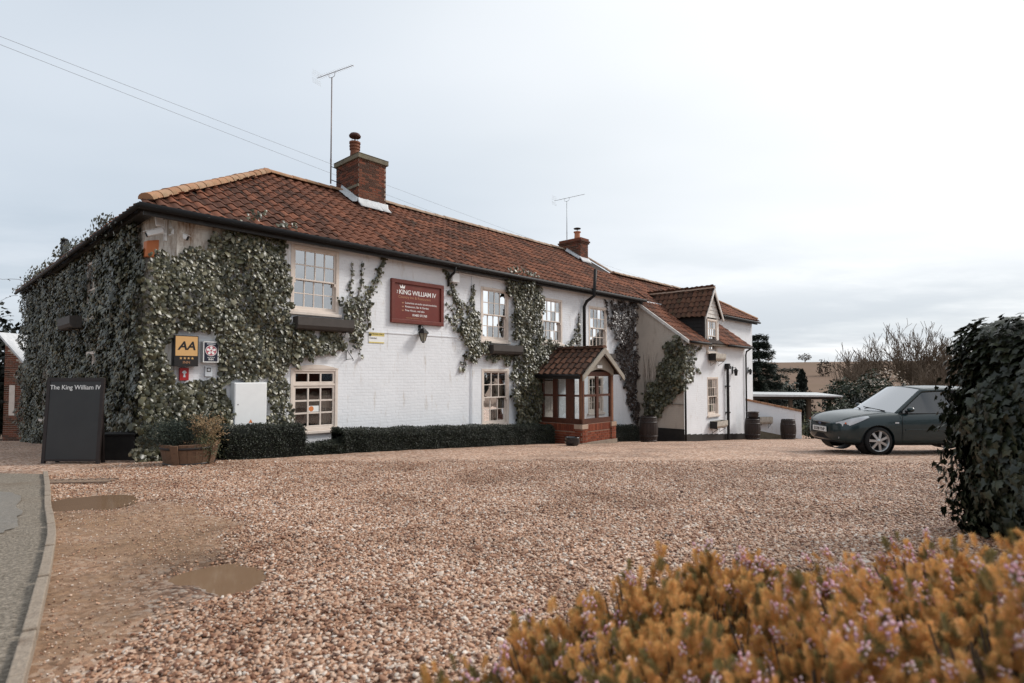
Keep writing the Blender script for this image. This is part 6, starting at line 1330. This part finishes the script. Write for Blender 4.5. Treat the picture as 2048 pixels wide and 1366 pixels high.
    MB().grid([(wsc(-1+2*i/16, 0)[0]-.06*(1-j), wsc(-1+2*i/16, 0)[1], wsc(-1+2*i/16, 0)[2]-.012*(1-j)-.002) for i in range(17) for j in (0, 1)], 17, 2).build('scuttle', black, root)
    for y in (-.36, .36): MB().box(2.02, 2.18, y-.20, y+.20, .5, 1.06).box(2.05, 2.15, y-.11, y+.11, 1.07, 1.24).box(1.6, 2.1, y-.22, y+.22, .45, .62).build('seat', seat, root, bevel=.04)
    MB().box(1.15, 1.5, -.68, .68, .66, .86).build('dashboard', black, root, bevel=.05); MB().lathe([(.15, 0), (.17, .012), (.15, .024)], (1.62, -.36, .90), 20, 'x').build('steering_wheel', black, root)
    MB().tube([(1.85, 0, 1.40), (1.88, 0, 1.47)], .012, 6).build('aerial_base', black, root)
    MB().box(.34, 3.70, -.60, .60, .175, .25).build('underbody', tyre, root)
car()

# ---------------------------------------------------------------- background planting
def leafcloud(parent, name, material, n, c, rad, size, power=2.0, lump=.25, hollow=.45, tv=OVAL_V, tf=OVAL_F, up=.2, fn=None):
    u = unit(n*2); r = hollow+(1-hollow)*rng.random(n*2)**.5
    q = u*np.array([mnoise.noise((a[0]*2.2+c[0], a[1]*2.2, a[2]*2.2+c[1]))*lump*1.6+.9+.6*lump*mnoise.noise((a[0]*6, a[1]*6, a[2]*6+c[0])) for a in u])[:, None]*r[:, None]
    if fn is not None: k = fn(q); q = q[k]; u = u[k]
    q = q[:n]; u = u[:n]; pos = q*np.array(rad)+np.array(c); m = len(pos)
    V, F = scatter(tv, tf, pos, basis(u*.6+unit(m)*.8+np.array([0, 0, up]), unit(m)+np.array([0, 0, .1])), size*np.exp(rng.normal(size=m)*.3))
    o = link(name, npmesh(name, V, F), material, parent); o['kind'] = 'stuff'; return o
def bare_tree(name, label, X, Y, H, spread, stems, group, dens=1.0, material=None, cat='tree'):
    z0 = gz(Y)-.1; root = thing(name, label, cat, (X, Y, z0), 0, group); tr, cr = MB(), MB(); tk = .0007*Y if Y > 20 else .005
    def branch(p, d, L, r, depth):
        n = 4; pts = [p]; 
        for i in range(n): d = (d+Vector((R.gauss(0, .10), R.gauss(0, .10), R.gauss(.05, .05)))).normalized(); p = p+d*L/n; pts.append(p)
        (tr if depth == 0 else cr).tube(pts, [max(tk*.45, r*(1-.75*i/n)) for i in range(n+1)], 5 if depth == 0 else 3, False)
        if depth < 3:
            for k in range(int((9, 6, 3)[depth]*dens)):
                i = R.randrange(1, n+1) if depth else R.randrange(2, n+1); a = Vector(unit(1)[0]); a = (d*1.3+a*.75+Vector((0, 0, .25))).normalized(); branch(pts[i], a, L*R.uniform(.35, .6), r*.42, depth+1)
    for s_ in range(stems):
        a = 6.283*s_/stems+R.random(); d = Vector((math.cos(a)*spread*R.uniform(.3, 1), math.sin(a)*spread*R.uniform(.3, 1), 1)).normalized(); branch(Vector((R.gauss(0, .2), R.gauss(0, .2), 0)), d, H*R.uniform(.65, .95), H*.012, 0)
    tr.build('trunk', material or MT['twig'], root); cr.build('crown', material or MT['twig'], root)['kind'] = 'stuff'
G_T = 'bare winter trees beyond the car park'
for lab, X, Y, H, sp, st in (('leafless tree with a wide twiggy crown above the parked car roof', 40.2, 58, 6.0, .42, 9), ('leafless tree left of the tallest bare crown above the car', 37.6, 60, 5.4, .42, 8), ('leafless tree nearest the ivy hedge on the right', 43.2, 57, 5.8, .45, 9), ('low leafless thicket behind the blossoming bush', 34.4, 56, 3.4, .65, 9), ('leafless thicket right behind the car windscreen', 38.0, 50, 3.6, .7, 10), ('leafless thicket beside the hedge behind the car', 41.0, 48, 3.6, .7, 10)):
    bare_tree('bare_tree', lab, X, Y, H, sp, st, G_T)
bare_tree('bare_shrub', 'bare twiggy shrub showing above the ivy hedge', 6.9, 7.6, 1.45, .6, 10, None, .9, cat='shrub')
def conifer(label, X, Y, H, rad):
    root = thing('conifer', label, 'tree', (X, Y, gz(Y)), 0); MB().tube([(0, 0, 0), (.05, 0, H*.5), (0, 0, H)], [.22, .14, .03], 8).build('trunk', MT['bark'], root); P, T = [], []; lim = MB()
    for lv in range(17):
        z = H*(.12+.86*(lv+R.uniform(-.4, .4)*(lv != 16))/16); rr = rad*(1.05-.80*lv/16)*R.uniform(.75, 1.15)
        for k in range(7):
            a = 6.283*k/7+lv*.8+R.uniform(-.3, .3); L = rr*R.uniform(.7, 1.1)*(1.55 if (lv == 9 and k == 0) else 1)
            if lv == 9 and k == 0: a = -.15
            d = Vector((math.cos(a), math.sin(a), R.uniform(-.12, .12))); lim.tube([(0, 0, z), tuple(Vector((0, 0, z))+d*L)], [.03, .008], 4, False)
            for q in range(int(260*L)+70):
                t = R.random()**.7; p = Vector((0, 0, z))+d*L*t+Vector((R.gauss(0, .13*(1.1-t)+.03), R.gauss(0, .13*(1.1-t)+.03), -.16*t*R.random()+R.gauss(0, .085))); P.append(tuple(p)); T.append(tuple(d+Vector((R.gauss(0, .5), R.gauss(0, .5), R.gauss(-.1, .25)))))
    P, T = np.array(P), np.array(T); V, F = scatter(OVAL_V, OVAL_F, P, basis(np.array([0, 0, 1])+unit(len(P))*.5, T), rng.uniform(.08, .19, len(P))); link('crown', npmesh('crown', V, F), MT['conifer'], root)['kind'] = 'stuff'; lim.build('limbs', MT['bark'], root)['kind'] = 'stuff'
conifer('dark layered conifer right behind the far end of the inn', 16.9, 39.0, 6.3, 2.4)
def shrub(name, label, cat, X, Y, rad, h, n, size, material, group=None, blossom=0):
    root = thing(name, label, cat, (X, Y, gz(Y)-.05), 0, group)
    st = MB()
    for k in range(5): a = 6.28*k/5; st.tube([(0, 0, 0), (rad*.4*math.cos(a), rad*.4*math.sin(a), h*.6)], [.04, .015], 4, False)
    st.build('stem', MT['bark'], root); leafcloud(root, 'foliage', material, n, (0, 0, h*.52), (rad, rad, h*.55), size)
    if blossom: leafcloud(root, 'blossom', MT['blossom'], blossom, (rad*.25, -rad*.2, h*.62), (rad*.95, rad*.9, h*.5), size*.7, hollow=.85)
GB = 'garden bushes beyond the low wall'
def cypress():
    root = thing('cypress', 'narrow dark pointed cypress above the shelter roof', 'tree', (22.9, 45, gz(45)-.1)); MB().tube([(0, 0, 0), (0, 0, 3.6)], [.12, .02], 6).build('trunk', MT['bark'], root)
    n = 2600; t = rng.random(n)**.8; a = rng.random(n)*6.283; r = (.85*(1-t)**.6)*np.sqrt(rng.random(n))*(1+.3*np.sin(a*3+t*9)); P = np.stack([r*np.cos(a), r*np.sin(a), .2+3.95*t], 1); V, F = scatter(OVAL_V, OVAL_F, P, basis(unit(n), np.array([0, 0, 1.])+unit(n)*.5), rng.uniform(.14, .26, n)); link('crown', npmesh('crown', V, F), MT['dark_tree'], root)['kind'] = 'stuff'
cypress()
shrub('bush', 'dark evergreen bush beside the pointed cypress', 'bush', 25.0, 43, 1.7, 3.3, 2400, .22, MT['bush'], GB)
shrub('bush', 'evergreen bush with pale blossom left of the car', 'bush', 25.6, 40.5, 2.1, 3.6, 3200, .22, MT['bush'], GB, 700)
shrub('bush', 'low olive bush under the shelter roof edge', 'bush', 20.6, 35.5, 1.2, 1.9, 1500, .16, MT['bush'], GB)
shrub('bush', 'dark evergreen bush behind the conifer', 'bush', 19.9, 43, 2.0, 3.4, 2200, .24, MT['conifer'], GB)
shrub('bush', 'dark bush against the car bonnet', 'bush', 23.2, 37.5, 1.6, 2.2, 2000, .18, MT['dark_tree'], GB)
shrub('bush', 'small pale leaved shrub at the end of the low wall', 'bush', 14.0, 26.6, .55, .95, 500, .13, MT['bush'], GB)
shrub('bush', 'small dark shrub on the gravel edge left of the car', 'bush', 15.2, 27.0, .7, .75, 600, .12, MT['dark_tree'], GB)
fw = thing('far_wood', 'brown leafless wood on the hillside behind the bare trees', 'wood'); fw['kind'] = 'stuff'
for i in range(26):
    X = 86+i*2.0+R.gauss(0, .7); Y = 148+R.gauss(0, 5); z = land(X, Y); o = leafcloud(fw, 'crown', MT['far_twig'] if 'far_twig' in MT else MT.setdefault('far_twig', mat('far twigs', [(.055, .042, .030), (.10, .072, .050)], rough=1, vscale=.3, island=True)), 320, (X, Y, z+2.2), (2.4, 2.4, R.uniform(2.6, 3.4)), .55)
for lab, X, Y in (('tiny rounded tree on the far skyline left of the wood', 118, 262), ('second tiny rounded tree on the far skyline', 137, 266)):
    t_ = thing('skyline_tree', lab, 'tree', (X, Y, land(X, Y)), 0, 'trees on the skyline'); MB().tube([(0, 0, 0), (0, 0, 2)], .2, 5).build('trunk', MT['bark'], t_); leafcloud(t_, 'crown', MT['far_twig'], 260, (0, 0, 2.2), (3.4, 3.4, 1.8), .6)
# left background
for lab, X, Y, r, h, n in (('dark evergreen tree at the left edge beyond the inn', -22.2, 25.0, 1.9, 5.3, 3000), ('dark undergrowth at the left edge beside the brick outbuilding', -20.9, 23.1, .95, 3.2, 1600), ('taller dark tree behind the brick outbuilding', -22.5, 30.0, 2.8, 6.0, 2000)): shrub('dark_tree', lab, 'tree', X, Y, r, h, n, .26, MT['dark_tree'], 'dark trees at the left edge')
def outbuilding():
    root = thing('outbuilding', 'small brick outbuilding with pale sloping roof edge beyond the inn', 'building', (-19.6, 22.6, gz(22.6))); zb = -.3
    pf = [(-.55, zb), (1.3, zb), (1.3, 1.9), (-.55, 3.95)]
    MB().prism([(x, z) for x, z in pf], 0, 3.5).build('wall', MT['mortar'], root)
    bk = MB()
    for a, b, za, zb_ in brick_cells(1.85, 4.2):
        if zb_+zb > 3.95-(b)*1.108-.02: continue
        bk.box(-.55+a, -.55+b, -.01, -.001, zb+za, zb+zb_)
    bk.build('bricks', MT['brick'], root)['kind'] = 'stuff'
    MB().add([(-.75, -.15, 4.2), (1.5, -.15, 1.72), (1.5, 3.6, 1.72), (-.75, 3.6, 4.2), (-.75, -.15, 4.30), (1.5, -.15, 1.82), (1.5, 3.6, 1.82), (-.75, 3.6, 4.30)], [(0,3,2,1),(4,5,6,7),(0,1,5,4),(1,2,6,5),(2,3,7,6),(3,0,4,7)]).build('roof', MT['lead'], root)
    MB().box(-.32, -.10, -.03, -.012, 1.0, 2.2).build('window', MT['cream'], root)
outbuilding()
# the far side of the yard, which the windows mirror
def opposite():
    root = thing('opposite_house', 'dark gabled house mirrored in the upper window panes', 'building', (27, 5, -.6), .25); MB().box(0, 7, -7, 5, -.5, 3.6).build('wall', MT['brick'], root)
    MB().add([(-.3, -7.3, 3.5), (7.3, -7.3, 3.5), (7.3, 5.3, 3.5), (-.3, 5.3, 3.5), (3.5, -7.3, 6.0), (3.5, 5.3, 6.0)], [(0, 1, 4), (3, 5, 2), (0, 4, 5, 3), (1, 2, 5, 4)]).build('roof', MT['tile2'], root)
    for i in range(4): MB().box(-.04, -.002, -6+i*2.8, -5+i*2.8, .8, 2.0).build('window', MT['glass_dark'], root)
opposite()
for lab, X, Y, r, h, n in (('leafy tree mirrored in the lower windows near the house opposite', 25, 16, 2.6, 5.2, 1500), ('broad tree mirrored in the windows behind the ivy hedge', 22, -6, 3.0, 4.6, 1500), ('tall hedge tree mirrored in the middle windows', 28, 21, 3.0, 5.4, 1500), ('round tree mirrored in the windows beside the wing', 31, 27, 3.0, 5.0, 1500)): shrub('mirrored_tree', lab, 'tree', X, Y, r, h, n, .34, MT['dark_tree'], 'trees across the yard')

# ---------------------------------------------------------------- heather in front of the lens
def sprig_template():
    V, F = [], []; m = 13
    for i in range(m):
        t = .12+.88*i/m; z = t; l = .44*(1-.40*t); k = 6
        for j in range(k):
            a = 6.283*j/k+i*.55; c, s = math.cos(a), math.sin(a); w = .034; upz = .20+.16*t; b = len(V)
            V += [(c*.01, s*.01, z), (c*l*.5-s*w, s*l*.5+c*w, z+upz*.55), (c*l, s*l, z+upz), (c*l*.5+s*w, s*l*.5-c*w, z+upz*.5)]; F.append((b, b+1, b+2, b+3))
    return np.array(V), np.array(F)
def bell_template():
    V, F = [], []
    for i in range(9):
        z = .35+.60*i/9; a = i*2.4; c, s = math.cos(a), math.sin(a); r = .15; b = len(V); cx, cy, cz = c*r, s*r, z; q = .085
        V += [(cx, cy, cz+q*1.3), (cx+q, cy, cz), (cx, cy+q, cz), (cx-q, cy, cz), (cx, cy-q, cz), (cx, cy, cz-q*1.5)]
        F += [(b, b+1, b+2), (b, b+2, b+3), (b, b+3, b+4), (b, b+4, b+1), (b+5, b+2, b+1), (b+5, b+3, b+2), (b+5, b+4, b+3), (b+5, b+1, b+4)]
    return np.array(V), np.array(F)
SV, SF = sprig_template(); BV, BF = bell_template()
def heather(label, x, y, r, top, n, pink):
    g = gz(y)-.02; root = thing('heather', label, 'shrub', (x, y, g), 0, 'golden heather bushes in the foreground'); h = top-g
    P, D = [], []
    for i in range(n):
        a = R.uniform(0, 6.283); q = math.sqrt(R.random()); e = math.sqrt(max(0, 1-q*q)); rr = 1+.22*mnoise.noise((math.cos(a)*q*2.5+x*3, math.sin(a)*q*2.5+y*3, 1)); hh = h*(.62+.38*e)*(1+.26*mnoise.noise((math.cos(a)*q*4+x*5, math.sin(a)*q*4, y*5)))
        drop = R.random()**1.6*.15; P.append((r*rr*q*math.cos(a), r*rr*q*math.sin(a), hh-.035-drop)); D.append((math.cos(a)*q*.6+R.gauss(0, .42), math.sin(a)*q*.6+R.gauss(0, .42), 1.0))
    for i in range(n//2):                                 # flanks down to the soil
        a = R.uniform(0, 6.283); t = R.random(); P.append((r*1.02*math.cos(a), r*1.02*math.sin(a), h*.62*t)); D.append((math.cos(a)+R.gauss(0, .2), math.sin(a)+R.gauss(0, .2), .9))
    for i in range(max(2, n//200)):                        # a few tall leading shoots
        a = R.uniform(0, 6.283); q = R.random()*.8; 
        for k in range(3): P.append((r*q*math.cos(a), r*q*math.sin(a), h*(.62+.38*math.sqrt(1-q*q))-.06+.045*k)); D.append((R.gauss(0, .12), R.gauss(0, .12), 1))
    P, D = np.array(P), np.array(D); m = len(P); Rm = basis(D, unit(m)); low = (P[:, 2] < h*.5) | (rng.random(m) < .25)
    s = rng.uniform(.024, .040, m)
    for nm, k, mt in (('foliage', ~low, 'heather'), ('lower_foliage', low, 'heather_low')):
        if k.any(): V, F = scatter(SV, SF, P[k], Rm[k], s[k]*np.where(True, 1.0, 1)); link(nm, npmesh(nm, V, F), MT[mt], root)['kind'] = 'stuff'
    cl = vnoise(P[:, :2]+np.array([x, y]), 7, 4); f = (P[:, 2] > h*.5) & (rng.random(m) < np.where(cl > .10, pink*2.6, pink*.5))
    if f.any(): V, F = scatter(BV, BF, P[f]+np.array([0, 0, .004]), Rm[f], s[f]*1.55); link('flowers', npmesh('flowers', V, F), MT['bell'], root)['kind'] = 'stuff'
    st = MB()
    for i in range(60): a = R.uniform(0, 6.283); q = R.random(); st.tube([(0, 0, 0), (r*.5*q*math.cos(a), r*.5*q*math.sin(a), h*.5), (r*q*math.cos(a), r*q*math.sin(a), h*.93)], [.006, .004, .002], 4, False)
    st.build('stem', MT['bark'], root)
    MB().lathe([(r*.70, .02), (r*.66, h*.30), (r*.5, h*.48), (r*.2, h*.58), (.001, h*.6)], n=14).build('shade_filler', MT['hedge_core'], root, smooth=True)  # near-black filler paints the shade between the sprigs
k = .68
for lab, x, y, r, top, n, pink in (
    ('low heather clump with pink flowers at the bottom left end of the row', -.14, 1.84, .30, .20, 260, .34),
    ('golden heather clump with pink spikes second from the left', .22, 2.02, .34, .30, 420, .22),
    ('golden heather clump at the back left of the foreground', .55, 2.30, .36, .345, 520, .05),
    ('golden heather clump at the back centre of the foreground', .92, 2.42, .38, .37, 560, .12),
    ('golden heather clump filling the bottom centre edge', .50, 1.70, .36, .38, 520, .10),
    ('pale pink flowering heather clump at the back right', 1.42, 2.40, .42, .33, 560, .30),
    ('golden heather clump in front of the ivy hedge foot', 1.90, 2.45, .36, .42, 460, .16),
    ('dense golden heather clump near the bottom right of centre', .92, 1.66, .36, .46, 520, .16),
    ('tall blurred heather clump right of the bottom centre', 1.32, 1.80, .36, .50, 520, .18),
    ('closest blurred heather clump in the bottom right corner', 1.30, 1.36, .30, .62, 420, .22),
    ('blurred heather clump at the right edge below the ivy hedge', 1.78, 1.86, .34, .57, 460, .18)):
    heather(lab, x*k, y*k, r*k, CAMZ+(top-.10-CAMZ)*k, int(n*2.4), pink*.55)
